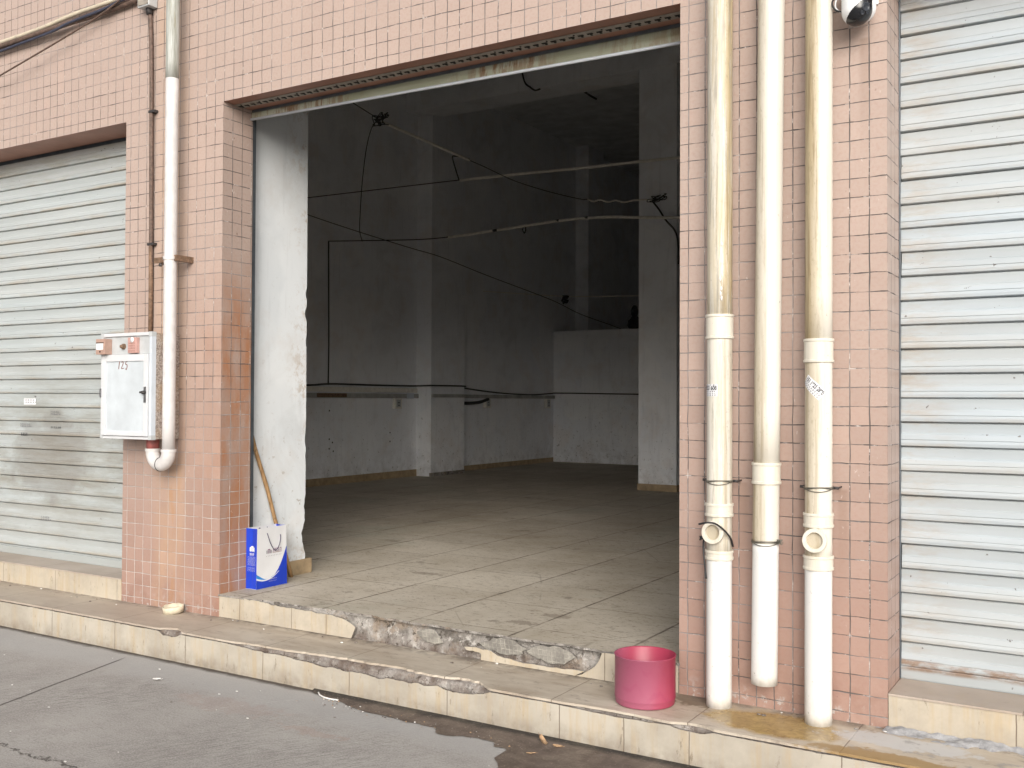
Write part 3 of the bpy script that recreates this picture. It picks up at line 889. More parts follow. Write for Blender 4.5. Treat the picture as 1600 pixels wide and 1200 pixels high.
for a, b in zip(fine[:-1], fine[1:]):
    ya, yb = edge_y(a), edge_y(b)
    pav.face([(a, ya, LZ), (b, yb, LZ), (b, 0.02, LZ), (a, 0.02, LZ)], 'ledge')
    pav.face([(a, ya, LZ - 0.011), (b, yb, LZ - 0.011), (b, yb, LZ), (a, ya, LZ)], 'ledge')
ledge = pav.build('pavement')
tag(ledge, 'long cream tiled ledge between the road and the wall', 'pavement', kind='structure')
# cement body
pb_ = MB()
rows = [(0.0, 0), (0.05, 0), (0.10, 0), (0.125, 0), (0.145, 0), (0.16, 0), (0.171, 1)]
grid = []
for x in fine:
    col = []
    for z, top in rows:
        d = dmg(x)
        y = -0.402 + 0.006 * mnoise.noise((x * 30, z * 40, 3)) + (0.05 * d * (z / 0.17) ** 2) + d * 0.03 * mnoise.noise((x * 14, z * 30, 9))
        col.append((x, y, z))
    ey = edge_y(x)
    col.append((x, max(col[-1][1] + 0.004, ey + 0.03), 0.1715))
    grid.append(col)
vs = [p for c in grid for p in c]
k = len(grid[0])
fs = [(i * k + j, (i + 1) * k + j, (i + 1) * k + j + 1, i * k + j + 1) for i in range(len(grid) - 1) for j in range(k - 1)]
pb_.mesh(vs, fs, 'rubble', True)
pb_.build('cement_core', ledge)
pr_ = MB()
for a, b in zip(fine[:-1], fine[1:]):
    za, zb = riser_top(a), riser_top(b)
    pr_.face([(a, -0.422, -0.01), (b, -0.422, -0.01), (b, -0.422, zb), (a, -0.422, za)], 'riser')
    pr_.face([(a, -0.422, za), (b, -0.422, zb), (b, -0.408, zb), (a, -0.408, za)], 'rubble')
pr_.build('kerb_tile', ledge)

# crumbs of grit under the kerb and the wet silt on the road
out = [(-3.80, -0.452), (-3.74, -0.475), (-3.66, -0.50), (-3.52, -0.52), (-3.44, -0.55), (-3.30, -0.575), (-3.17, -0.575), (-3.08, -0.59),
       (-2.94, -0.59), (-2.87, -0.585), (-2.83, -0.645), (-2.76, -0.66), (-2.70, -0.62), (-2.60, -0.60), (-2.52, -0.61), (-2.49, -0.66), (-2.43, -0.645),
       (-2.38, -0.70), (-2.41, -0.78), (-2.34, -0.86), (-2.25, -0.95), (-2.30, -1.1), (-2.15, -1.25), (-1.9, -1.2), (-1.6, -1.05), (-1.2, -0.9), (-0.7, -0.72), (-0.2, -0.6), (0.2, -0.5), (0.3, -0.45)]
dense = []
for (x0, y0), (x1, y1) in zip(out[:-1], out[1:]):
    m_ = max(2, int(math.hypot(x1 - x0, y1 - y0) / 0.012))
    for i in range(m_):
        q = i / m_
        xx, yy = x0 + (x1 - x0) * q, y0 + (y1 - y0) * q
        dense.append((xx + jag(yy + xx, 3, 0.008, 22), yy + jag(xx, 7, 0.010, 22)))
mud = MB()
for (x0, y0), (x1, y1) in zip(dense[:-1], dense[1:]):
    if x1 > x0:
        mud.face([(x0, min(y0, -0.44), 0.004), (x1, min(y1, -0.44), 0.004), (x1, -0.424, 0.012), (x0, -0.424, 0.012)], 'mud')
    else:
        mud.face([(x0, y0, 0.0041), (x0, -0.424, 0.0041), (x1, -0.424, 0.0041), (x1, y1, 0.0041)], 'mud')
tag(mud.build('wet_silt'), 'dark wet silt lying along the foot of the kerb', 'silt', kind='stuff')
gr = MB()
for i in range(520):
    x = random.uniform(-3.7, -0.6)
    y = -0.43 - random.random() ** 2 * (0.2 if x < -2.4 else 0.7)
    r = random.uniform(0.0015, 0.0045)
    bm = bmesh.new()
    bmesh.ops.create_icosphere(bm, subdivisions=1, radius=r)
    for v in bm.verts:
        v.co = Vector((v.co.x * random.uniform(0.7, 1.5), v.co.y * random.uniform(0.7, 1.5), v.co.z * 0.7)) + Vector((x, y, 0.006))
    gr.bm(bm, random.choice(['rubble', 'rubble', 'palefrag', 'leaf', 'mud']))
tag(gr.build('grit'), 'loose grit scattered over the wet silt by the kerb', 'grit', kind='stuff')

# ------------------------------------------------------------------ the building
B = thing('workshop_building', (0, 0, 0), 'pink tiled workshop with an open unit between two shuttered ones', 'building')
OPEN = [(-10.2, -5.985), (-5.015, -1.847), (-0.885, 3.3)]
ZT, ZF, DEP = 3.535, 0.33, 0.26
U0, V0 = -1.045, 2.417


def uvxz(p): return (p[0] - U0, p[2] - V0)


fw_ = MB()


def quad(p, m, uf):
    fw_.face(p, m, [uf(q) for q in p])


px = [-16.0] + [q for o in OPEN for q in o] + [8.0]
for i in range(0, len(px), 2):
    a, b = px[i], px[i + 1]
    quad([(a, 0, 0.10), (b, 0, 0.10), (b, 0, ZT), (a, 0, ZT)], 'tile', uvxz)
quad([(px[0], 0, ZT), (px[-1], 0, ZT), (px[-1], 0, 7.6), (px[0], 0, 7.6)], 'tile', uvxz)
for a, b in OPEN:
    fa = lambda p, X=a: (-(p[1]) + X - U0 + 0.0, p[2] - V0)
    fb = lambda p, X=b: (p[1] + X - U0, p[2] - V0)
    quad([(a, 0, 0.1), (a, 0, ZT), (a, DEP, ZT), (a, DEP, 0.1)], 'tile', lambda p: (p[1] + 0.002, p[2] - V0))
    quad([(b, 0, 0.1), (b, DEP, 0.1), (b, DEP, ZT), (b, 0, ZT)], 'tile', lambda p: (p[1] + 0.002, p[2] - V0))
    quad([(a, 0, ZT), (b, 0, ZT), (b, DEP, ZT), (a, DEP, ZT)], 'soffit', lambda p: (p[0] - U0, p[1]))
fw_.build('tiled_facade', B)

# inner face of the front wall and the piers behind the tiles
iw = MB()
iw.box((-16, 0.30, 0.0), (-5.12, 0.44, 7.4), 'grey_plaster')
iw.box((-1.80, 0.30, 0.0), (8, 0.44, 7.4), 'grey_plaster')
iw.box((-5.12, 0.30, 3.86), (-1.80, 0.44, 7.4), 'grey_plaster')
iw.build('inner_wall', B)
hd = MB()      # the roller housing's back plate closes the slot above the doorway
hd.box((-5.12, 0.262, 3.56), (-1.80, 0.274, 3.90), 'guide')
hd.build('roller_housing', B)

# stub wall: chipped plaster end facing the doorway
st = MB()
XS = -5.10
zz = [ZF + (3.9 - ZF) * i / 220 for i in range(221)]


def stub_y(z):
    y = 0.885 + jag(z, 3.3, 0.0015, 5)
    q = mnoise.noise((z * 16, 4.4, 0.2)) + 0.6 * mnoise.noise((z * 45, 1.4, 0.2))
    y -= 0.009 * max(0.0, q - 0.15) * (1.0 if z < 2.4 else 0.15)
    for c, w_, a in ((0.60, 0.12, 0.040), (0.80, 0.10, 0.014), (2.22, 0.05, 0.02), (2.36, 0.03, 0.014), (1.3, 0.06, 0.010)):
        y -= a * max(0, 1 - ((z - c) / w_) ** 2) * (0.8 + 0.6 * mnoise.noise((z * 20, 2, 2)))
    return y


for a, b in zip(zz[:-1], zz[1:]):
    ya, yb = stub_y(a), stub_y(b)
    st.face([(XS, 0.44, a), (XS, ya, a), (XS, yb, b), (XS, 0.44, b)], 'white_plaster')
    st.face([(XS, ya, a), (XS - 0.02, ya + 0.012, a), (XS - 0.02, yb + 0.012, b), (XS, yb, b)], 'rubble')
    st.face([(XS - 0.02, ya + 0.012, a), (XS - 0.26, ya + 0.012, a), (XS - 0.26, yb + 0.012, b), (XS - 0.02, yb + 0.012, b)], 'grey_plaster')
st.face([(XS, 0.297, ZF), (XS, 0.44, ZF), (XS, 0.44, 3.9), (XS, 0.297, 3.9)], 'white_plaster')
st.face([(XS, 0.44, 3.9), (XS, 0.89, 3.9), (XS, 0.89, 7.0), (XS, 0.44, 7.0)], 'white_plaster')
st.face([(XS, 0.89, 3.9), (XS - 0.26, 0.89, 3.9), (XS - 0.26, 0.89, 7.0), (XS, 0.89, 7.0)], 'grey_plaster')
st.face([(XS - 0.26, 1.0, ZF), (XS - 0.26, 0.44, ZF), (XS - 0.26, 0.44, 7.0), (XS - 0.26, 1.0, 7.0)], 'grey_plaster')
so = st.build('stub_wall', B)
so['label'] = 'bright white plastered wall end with a chipped edge'
sk = MB()
sk.box((XS - 0.28, 0.46, ZF), (XS + 0.012, 0.945, ZF + 0.105), 'skirting', 0.003)
sk.build('skirting', so)

# interior shell
side = MB()
side.face([(-10, 0.44, ZF), (-10, 21, ZF), (-10, 21, 7.0), (-10, 0.44, 7.0)], 'grey_plaster')
side.build('side_wall', B)
oth = MB()
oth.face([(3.4, 0.44, ZF), (3.4, 0.44, 7.0), (3.4, 21, 7.0), (3.4, 21, ZF)], 'dark_plaster')
oth.build('far_side_wall', B)
bk = MB()
bk.face([(-10, 21, ZF), (3.4, 21, ZF), (3.4, 21, 7.0), (-10, 21, 7.0)], 'dark_plaster')
bk.build('back_wall', B)
ce = MB()
ce.box((-16, 0.0, 7.0), (8, 21.2, 7.15), 'ceiling')
ce.build('ceiling', B)
for y0, y1 in ((8.75, 9.72), (14.36, 15.08)):
    p_ = MB()
    p_.box((-10.1, y0, ZF), (-9.70, y1, 7.0), 'grey_plaster', 0.004)
    p_.build('pilaster', B)
ss = MB()
ss.box((-10.02, 1.0, ZF), (-9.985, 8.748, ZF + 0.11), 'skirting', 0.002)
ss.box((-10.02, 9.722, ZF), (-9.985, 13.38, ZF + 0.09), 'skirting', 0.002)
ss.box((-9.72, 8.736, ZF), (-9.688, 9.735, ZF + 0.06), 'rubble', 0.002)
ss.build('wall_skirting', B)
cl = MB()
cl.box((-5.86, 8.42, ZF), (-5.29, 8.99, 6.27), 'grey_plaster', 0.006)
co = cl.build('column', B)
co['label'] = 'pale square column standing alone in the room'
ck = MB()
ck.box((-5.872, 8.408, ZF), (-5.278, 9.002, ZF + 0.095), 'skirting', 0.003)
ck.build('skirting', co)
be = MB()
be.box((-9.999, 8.42, 6.27), (3.39, 8.95, 6.999), 'dark_plaster', 0.006)
be.build('beam', B)
pt = MB()
pt.box((-9.999, 13.40, ZF), (-3.2, 13.52, 2.99), 'grey_plaster', 0.006)
pt.build('partition_wall', B)

# floor, one sheet with a broken front edge over the step
fl = MB()


def floor_front(x):
    d = 1.0 if -4.75 < x < -2.1 else 0.0
    e = max(0.0, min(1.0, (x + 4.85) / 0.35)) * max(0.0, min(1.0, (-1.95 - x) / 0.30))
    return -0.006 + e * (0.018 + abs(jag(x, 4.0, 0.035, 5)))


fx = [-5.02 + 0.02 * i for i in range(160)] + [-1.84]
for a, b in zip(fx[:-1], fx[1:]):
    fl.face([(a, floor_front(a), ZF), (b, floor_front(b), ZF), (b, 0.5, ZF), (a, 0.5, ZF)], 'floor')
    fl.face([(a, floor_front(a), ZF - 0.012), (b, floor_front(b), ZF - 0.012), (b, floor_front(b), ZF), (a, floor_front(a), ZF)], 'rubble')
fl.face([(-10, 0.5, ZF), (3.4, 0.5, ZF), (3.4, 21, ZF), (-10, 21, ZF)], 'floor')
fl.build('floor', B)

# door step: rough cement with what is left of its cream tiles
sg = MB()
gx = [-5.01 + 0.0125 * i for i in range(254)]
gz = [0.175 + 0.0105 * i for i in range(15)]
vs = []
for x in gx:
    for z in gz:
        e = max(0.0, min(1.0, (x + 4.0) / 0.12)) * max(0.0, min(1.0, (-2.20 - x) / 0.05))
        nz = mnoise.noise((x * 6, z * 12, 1.2)) * 0.6 + mnoise.noise((x * 17, z * 30, 5)) * 0.35 + mnoise.noise((x * 45, z * 60, 8)) * 0.18
        f = (z - 0.175) / 0.147
        y = 0.016 + e * (0.014 + 0.028 * f * f + 0.020 * nz) + (1 - e) * 0.003 * nz
        y = max(y, 0.012)
        if f > 0.98:
            y = max(y, floor_front(x) + 0.002)
        vs.append((x, y, z))
k = len(gz)
sg.mesh(vs, [(i * k + j, (i + 1) * k + j, (i + 1) * k + j + 1, i * k + j + 1) for i in range(len(gx) - 1) for j in range(k - 1)], 'rubble', True)
stp = sg.build('door_step', B)
stp['label'] = 'low step with its facing tiles broken off and grey cement bared'


def slab(name, outline, y0, y1, m, edge, parent, label=None):
    """outline in (x, z), front at y0"""
    mb = MB()
    n_ = len(outline)
    pts = []
    for (x0, z0), (x1, z1) in zip(outline, outline[1:] + outline[:1]):
        L = math.hypot(x1 - x0, z1 - z0)
        q = max(1, int(L / 0.02))
        strai = abs(x1 - x0) < 1e-6 or abs(z1 - z0) < 1e-6
        for i in range(q):
            t = i / q
            jx = 0 if strai else jag(z0 + (z1 - z0) * t + x0, 3, 0.006, 20)
            jz = 0 if strai else jag(x0 + (x1 - x0) * t, 5, 0.006, 20)
            pts.append((x0 + (x1 - x0) * t + jx, z0 + (z1 - z0) * t + jz))
    mb.face([(x, y0, z) for x, z in pts], m)
    for (x0, z0), (x1, z1) in zip(pts, pts[1:] + pts[:1]):
        mb.face([(x0, y0, z0), (x0, y1, z0), (x1, y1, z1), (x1, y0, z1)], edge)
    o = mb.build(name, parent)
    if label: o['label'] = label
    return o


slab('step_tile', [(-5.012, 0.186), (-3.905, 0.186), (-3.868, 0.256), (-3.93, 0.285), (-4.06, 0.304), (-4.16, 0.306), (-4.30, 0.312), (-4.45, 0.309), (-4.62, 0.318), (-4.8, 0.326), (-5.012, 0.327)],
     -0.002, 0.0135, 'step', 'rubble', stp)
slab('step_tile', [(-2.41, 0.186), (-1.85, 0.186), (-1.85, 0.327), (-2.262, 0.325), (-2.275, 0.29), (-2.30, 0.25), (-2.33, 0.224)], -0.002, 0.0135, 'step', 'rubble', stp)
slab('step_tile', [(-2.99, 0.186), (-2.415, 0.186), (-2.36, 0.222), (-2.50, 0.208), (-2.72, 0.207), (-2.88, 0.222), (-2.95, 0.250), (-2.975, 0.246), (-3.10, 0.244), (-3.085, 0.226), (-2.985, 0.222)], -0.001, 0.0135, 'step', 'rubble', stp)


def oval(cx, cz, rx, rz, n_=26):
    return [(cx + rx * math.cos(a) * (1 + 0.55 * mnoise.noise((math.cos(a) * 1.6, math.sin(a) * 1.6, cx * 3))), cz + rz * math.sin(a) * (1 + 0.5 * mnoise.noise((math.cos(a) * 1.9, math.sin(a) * 1.9, cx * 5)))) for a in [2 * math.pi * i / n_ for i in range(n_)]]


slab('mortar_patch', oval(-3.34, 0.262, 0.085, 0.036), 0.019, 0.03, 'waffle', 'rubble', stp)
slab('mortar_patch', oval(-2.86, 0.272, 0.15, 0.038), 0.018, 0.03, 'waffle', 'rubble', stp)
slab('mortar_patch', oval(-2.56, 0.268, 0.12, 0.046), 0.015, 0.03, 'waffle', 'rubble', stp)

# steps under the two shutters
for x0, x1 in ((-10.2, -5.985), (-0.885, 3.3)):
    s_ = MB()
    s_.box((x0 + 0.002, -0.003, 0.10), (x1 - 0.002, 0.02, ZF - 0.004), 'step', 0.002)
    o = s_.build('shutter_step', B)
    s2 = MB()
    s2.box((x0 + 0.002, -0.008, ZF - 0.004), (x1 - 0.002, 0.34, ZF + 0.006), 'sill', 0.002)
    s2.build('sill', o)


def profile():
    return [(0.0, 0.009), (-0.003, 0.000), (-0.006, -0.0030), (-0.028, -0.0030), (-0.047, -0.0035), (-0.0495, -0.0050), (-0.053, -0.0078), (-0.070, -0.0105), (-0.077, -0.0115),
            (-0.079, -0.0085), (-0.082, -0.0095), (-0.092, -0.0120), (-0.1045, -0.0115), (-0.1075, -0.006), (-0.109, 0.004), (-0.111, 0.009)]


def shutter(x0, x1, ztop, zbot, y, m, label, phase, notch=False):
    mb = MB()
    pr = profile()
    z = ztop + phase
    i = 0
    while z > zbot + 0.03:
        dy = random.uniform(-0.0015, 0.0015)
        tl = random.uniform(-0.003, 0.003)
        segs = [x0 + 0.004 + (x1 - x0 - 0.008) * q / 8 for q in range(9)]
        if i % 2:
            segs[0] += random.uniform(0, 0.005) * notch
            segs[-1] -= random.uniform(0, 0.005) * notch
        wv = [random.uniform(-0.0012, 0.0012) for _ in segs]
        for (za, ya), (zb, yb) in zip(pr[:-1], pr[1:]):
            for q in range(8):
                a, b = segs[q], segs[q + 1]
                ta = tl * (q / 8 - 0.5) + wv[q]
                tb = tl * ((q + 1) / 8 - 0.5) + wv[q + 1]
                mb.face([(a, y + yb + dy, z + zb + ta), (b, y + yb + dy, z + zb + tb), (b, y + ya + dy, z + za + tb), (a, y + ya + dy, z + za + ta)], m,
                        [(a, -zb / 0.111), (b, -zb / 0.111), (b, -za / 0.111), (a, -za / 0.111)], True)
        z -= 0.111
        i += 1
    # backing closes the gaps
    mb.face([(x0, y + 0.012, zbot), (x1, y + 0.012, zbot), (x1, y + 0.012, ztop + 0.1), (x0, y + 0.012, ztop + 0.1)], 'guide')
    o = mb.build('roller_shutter', B)
    o['label'] = label
    br = MB()
    br.box((x0 + 0.003, y - 0.016, zbot), (x1 - 0.003, y + 0.008, zbot + 0.055), m, 0.004)
    br.build('bottom_rail', o)
    gd = MB()
    gd.box((x0 - 0.02, y - 0.02, zbot), (x0 + 0.006, y + 0.03, ztop), 'guide', 0.002)
    gd.build('guide_rail', o)
    gd = MB()
    gd.box((x1 - 0.006, y - 0.02, zbot), (x1 + 0.02, y + 0.03, ztop), 'guide', 0.002)
    gd.build('guide_rail', o)
    return o


SH_L = shutter(-10.2, -5.985, 3.52, 0.340, 0.275, 'shutter_l', 'closed roller shutter with soot and dirt over its lower half', -0.004)
SH_R = shutter(-0.885, 3.3, 3.52, 0.340, 0.285, 'shutter_r', 'closed pale grey roller shutter with rust at the slat ends', -0.02, True)

# the raised shutter over the open doorway
up = MB()
for i in range(5):
    z0 = 3.54 + i * 0.05
up.mesh([(-5.07, 0.245, 3.472), (-1.79, 0.245, 3.428), (-1.79, 0.245, 3.474), (-5.07, 0.245, 3.512), (-5.07, 0.262, 3.472), (-1.79, 0.262, 3.428), (-1.79, 0.262, 3.60), (-5.07, 0.262, 3.60)],
        [(0, 1, 2, 3), (4, 7, 6, 5), (0, 4, 5, 1), (3, 2, 6, 7)], 'green')
uo = up.build('roller_shutter', B)
uo['label'] = 'greenish rusty bottom of the rolled-up shutter over the doorway'
ub = MB()
ub.tube([(-5.05, 0.243, 3.474), (-1.80, 0.243, 3.432)], 0.009, 'alu_side', 8)
ub.build('bottom_rail', uo)
u2 = MB()  # dark strip standing in for the shade in the gap above the shutter
u2.box((-5.0, 0.236, 3.5165), (-1.85, 0.245, 3.534), 'guide', 0.001)
u2.build('gap_shade_strip', uo)
gl = MB()
gl.box((-5.099, 0.262, ZF), (-5.020, 0.296, 3.50), 'guide', 0.003)
gl.build('guide_rail', uo)
gl = MB()
gl.box((-1.84, 0.262, ZF), (-1.81, 0.298, 3.50), 'guide', 0.003)
gl.build('guide_rail', uo)

# trim strip with T-shaped cut-outs under the lintel
tr = MB()
tr.box((-5.012, 0.088, 3.530), (-1.850, 0.165, 3.5335), 'perf')
th = tr
x = -4.99
while x < -1.88:
    z = 3.5285
    th.box((x - 0.016, 0.118, z - 0.0005), (x + 0.016, 0.135, z + 0.003), 'hole')
    th.box((x - 0.006, 0.136, z - 0.0005), (x + 0.006, 0.153, z + 0.003), 'hole')
    if int((x + 5) / 0.055) % 3 == 0:
        th.box((x + 0.020, 0.100, z - 0.0005), (x + 0.028, 0.112, z + 0.003), 'hole')
    x += 0.055
tr.build('lintel_strip', B)

# crumbly dirt where the right pillar meets the ledge
cm = MB()
gx = [-1.86 + 0.012 * i for i in range(190)]
gy = [-0.17 + 0.012 * i for i in range(15)]
vs = []
for x in gx:
    for y in gy:
        near = max(0.0, (y + 0.15) / 0.15)
        rt = max(0.0, min(1.0, (x + 0.95) / 0.15))
        h = LZ - 0.012 + 0.016 * near * near * (0.5 + 0.6 * rt) + 0.012 * (mnoise.noise((x * 9, y * 16, 2)) + 0.6 * mnoise.noise((x * 33, y * 33, 4)))
        if x > -0.9:
            h += 0.012 * near
        vs.append((x, y - 0.004, h))
k = len(gy)
for m_, test in (('rubble', lambda x: x < -1.04), ('cement', lambda x: x >= -1.04)):
    cm.mesh(vs, [(i * k + j, (i + 1) * k + j, (i + 1) * k + j + 1, i * k + j + 1) for i in range(len(gx) - 1) for j in range(k - 1) if test(gx[i])], m_, True)
cm.build('mortar_fillet', ledge)

# ------------------------------------------------------------------ drainpipes on the right pillar
RP = 0.0585


def wrap(vs, cx, cy, r, a0, rot, z0):
    """flat sticker points (x right, y up) rolled on to a vertical pipe; a0 = angle of x=0 from -Y towards +X"""
    res = []
    c, s = math.cos(rot), math.sin(rot)
    for v in vs:
        x, y = v[0] * c - v[1] * s, v[0] * s + v[1] * c
        a = a0 + x / r
        res.append((cx + r * math.sin(a), cy - r * math.cos(a), z0 + y))
    return res


def cyl_z(mb, c0, c1, r, m, seg=48, n_=14):
    mb.tube([Vector(c0).lerp(Vector(c1), i / n_) for i in range(n_ + 1)], r, m, seg)


def coupling(par, root, c, z0, z1, r, m='pvc_fit'):
    mb = MB()
    rim = 0.011
    prof = [(r - 0.004, z0), (r + 0.0065, z0), (r + 0.0075, z0 + 0.002), (r + 0.0075, z0 + rim), (r + 0.0045, z0 + rim + 0.002), (r + 0.0042, z1 - rim - 0.002), (r + 0.0075, z1 - rim), (r + 0.0075, z1 - 0.002), (r + 0.0065, z1), (r - 0.004, z1)]
    mb.lathe([(a, b - root[2]) for a, b in prof], m, (c[0], c[1], root[2]), seg=48, smooth=False)
    return mb.build('coupling', par, root)


def clamp(par, root, c, z, r, knot):
    mb = MB()
    for dz, tl in ((0.006, 0.004), (-0.005, -0.005), (0.001, 0.007)):
        pts = [(c[0] + (r + 0.0035) * math.sin(a), c[1] - (r + 0.0035) * math.cos(a), z + dz + tl * math.sin(a * 2 + 1) - 0.006 * math.cos(a)) for a in [R(-115) + R(230) * i / 24 for i in range(25)]]
        mb.tube(pts, 0.0022, 'wire', 6)
    if knot:
        for i in range(9):
            p = Vector((c[0] + r + 0.014, c[1] - 0.03, z + 0.004))
            q = [p + Vector((random.uniform(-.012, .014), random.uniform(-.012, .012), random.uniform(-.012, .012))) for _ in range(4)]
            mb.tube(smooth_path(q, 4), 0.0016, 'wire', 5)
    o = mb.build('clamp', par, root)
    if not knot:
        for s in (-1, 1):
            b = MB()
            b.tube([(c[0] + s * (r + 0.002), c[1] + 0.012, z), (c[0] + s * (r + 0.026), c[1] + 0.012, z)], 0.0065, 'iron', 8)
            b.tube([(c[0] + s * (r + 0.019), c[1] + 0.012, z), (c[0] + s * (r + 0.019), 0.004, z)], 0.004, 'iron', 8)
            b.build('bolt', o)
    return o


def port(par, root, c, z, ang, r):
    """cleaning eye: short branch with a ring and a recessed plug"""
    d = Vector((math.sin(ang), -math.cos(ang), 0.10)).normalized()
    c0 = Vector((c[0], c[1], z))
    mb = MB()
    mb.lathe([(0.0465, 0.0), (0.0465, 0.060), (0.0515, 0.062), (0.053, 0.066), (0.053, 0.080), (0.0505, 0.083), (0.0365, 0.083), (0.0350, 0.081), (0.0345, 0.064)], 'pvc_fit', c0, d, 44, False)
    o = mb.build('access_port', par, root)
    pl = MB()
    pl.lathe([(0.0345, 0.064), (0.030, 0.0655), (0.012, 0.0655), (0.0, 0.0655)], 'pvc_plug', c0, d, 40)
    pl.build('plug', o)
    return o


def drainpipe(bx, by, tx, ty, zb, ztop, label, segs, cps, cl_, prt, fit='pvc_fit'):
    root = (bx, by, zb)
    o = thing('drainpipe', root, label, 'drainpipe', 'white drainpipes on the right pillar')
    at = lambda z: (bx + (tx - bx) * (z - zb) / (3.45 - zb), by + (ty - by) * (z - zb) / (3.45 - zb), z)
    for z0, z1, m in segs:
        mb = MB()
        a, b = Vector(at(z0)), Vector(at(z1))
        cyl_z(mb, a, b, RP, m)
        mb.build('pipe_section', o, root)
    for z0, z1 in cps:
        coupling(o, root, at((z0 + z1) / 2), z0, z1, RP, fit)
    for z, kn in cl_:
        clamp(o, root, at(z), z, RP, kn)
    if prt:
        port(o, root, at(prt[0]), prt[0], R(prt[1]), RP)
    return o, at, root


D1, at1, rt1 = drainpipe(-1.617, -0.082, -1.615, -0.082, LZ, 5.2, 'leftmost white drainpipe, brown-streaked at the top, with a black strap round its access port',
                         [(LZ, 0.89, 'pvc_new'), (0.89, 1.94, 'pvc_mid'), (1.94, 5.2, 'pvc_old')], [(1.885, 1.998), (1.062, 1.122), (0.862, 0.905)], [(1.226, False)], (0.985, -4))
D2, at2, rt2 = drainpipe(-1.404, -0.082, -1.372, -0.082, 0.318, 5.2, 'middle white drainpipe, leaning, its open end hanging above the ledge',
                         [(0.318, 0.955, 'pvc_new'), (0.955, 1.27, 'pvc_soft'), (1.27, 5.2, 'pvc_soft')], [(1.222, 1.318)], [(0.962, True)], None)
D3, at3, rt3 = drainpipe(-1.160, -0.090, -1.157, -0.086, LZ, 5.2, 'rightmost white drainpipe with a slanted phone number sticker and a round access port',
                         [(LZ, 0.90, 'pvc_new'), (0.90, 1.82, 'pvc_soft'), (1.82, 5.2, 'pvc_left')], [(1.768, 1.872), (1.044, 1.106), (0.858, 0.920)], [(1.217, False)], (0.984, 2))
# inside of the hanging pipe's open end
hp = MB()
hp.lathe([(RP - 0.004, 0.0), (RP - 0.004, 0.05), (0.0, 0.05)], 'hole', (*at2(0.317)[:2], 0.3175), seg=32)
hp.build('open_end', D2, rt2)
# small lime beads on the first pipe
for a, z in ((28, 2.32), (22, 2.16), (26, 2.115), (24, 2.09), (27, 2.07)):
    bm = bmesh.new()
    bmesh.ops.create_icosphere(bm, subdivisions=2, radius=0.0055)
    for v in bm.verts:
        v.co = Vector((v.co.x, v.co.y, v.co.z * 2.2)) + Vector((at1(z)[0] + RP * math.sin(R(a)), at1(z)[1] - RP * math.cos(R(a)), z))
    lb = MB()
    lb.bm(bm, 'palefrag', True)
    lb.build('lime_bead', D1, rt1)
# strap round the port of the first pipe
sp = MB()
cx, cy, _ = at1(0.95)
pts = [(cx - 0.045, cy - 0.145, 1.035), (cx + 0.0, cy - 0.15, 1.046), (cx + 0.03, cy - 0.125, 1.038), (cx + 0.052, cy - 0.075, 1.005), (cx + 0.065, cy - 0.030, 0.965), (cx + 0.066, cy + 0.0, 0.925)]
sp.tube(smooth_path(pts, 8), 0.0045, 'black', 8)
sp.build('strap', D1, rt1)
sp = MB()
sp.tube(smooth_path([(cx - 0.064, cy - 0.015, 0.962), (cx - 0.066, cy - 0.03, 0.94), (cx - 0.060, cy - 0.045, 0.90), (cx - 0.050, cy - 0.055, 0.84), (cx - 0.042, cy - 0.058, 0.775)], 6), 0.0042, 'black', 8)
for i in range(6):
    p = Vector((cx - 0.066, cy - 0.02, 0.958))
    sp.tube(smooth_path([p + Vector((random.uniform(-.02, .012), random.uniform(-.012, .012), random.uniform(-.012, .014))) for _ in range(4)], 4), 0.0035, 'black', 6)
sp.build('strap_tail', D1, rt1)


def rect_grid(w_, h_, nx=10, ny=4):
    vs = [(w_ * i / nx, h_ * j / ny) for j in range(ny + 1) for i in range(nx + 1)]
    fs = [(j * (nx + 1) + i, j * (nx + 1) + i + 1, (j + 1) * (nx + 1) + i + 1, (j + 1) * (nx + 1) + i) for j in range(ny) for i in range(nx)]
    return vs, fs


def dashes(mb, place, x0, x1, y, h, m, n_, seed, fill=0.7):
    """a row of illegible small characters: each a few strokes"""
    rr = random.Random(seed)
    st_ = (x1 - x0) / n_
    for i in range(n_):
        cx_ = x0 + st_ * i
        for k in range(3):
            ww = st_ * fill * rr.uniform(0.45, 1.0)
            yy = y + h * (k * 0.36)
            xx = cx_ + rr.uniform(0, st_ * fill - ww) if ww < st_ * fill else cx_
            p = [(xx, yy), (xx + ww, yy), (xx + ww, yy + h * 0.17), (xx, yy + h * 0.17)]
            mb.mesh(place(p), [(0, 1, 2, 3)], m)
        xx = cx_ + rr.uniform(0.1, 0.5) * st_ * fill
        p = [(xx, y), (xx + st_ * 0.13, y), (xx + st_ * 0.13, y + h), (xx, y + h)]
        mb.mesh(place(p), [(0, 1, 2, 3)], m)


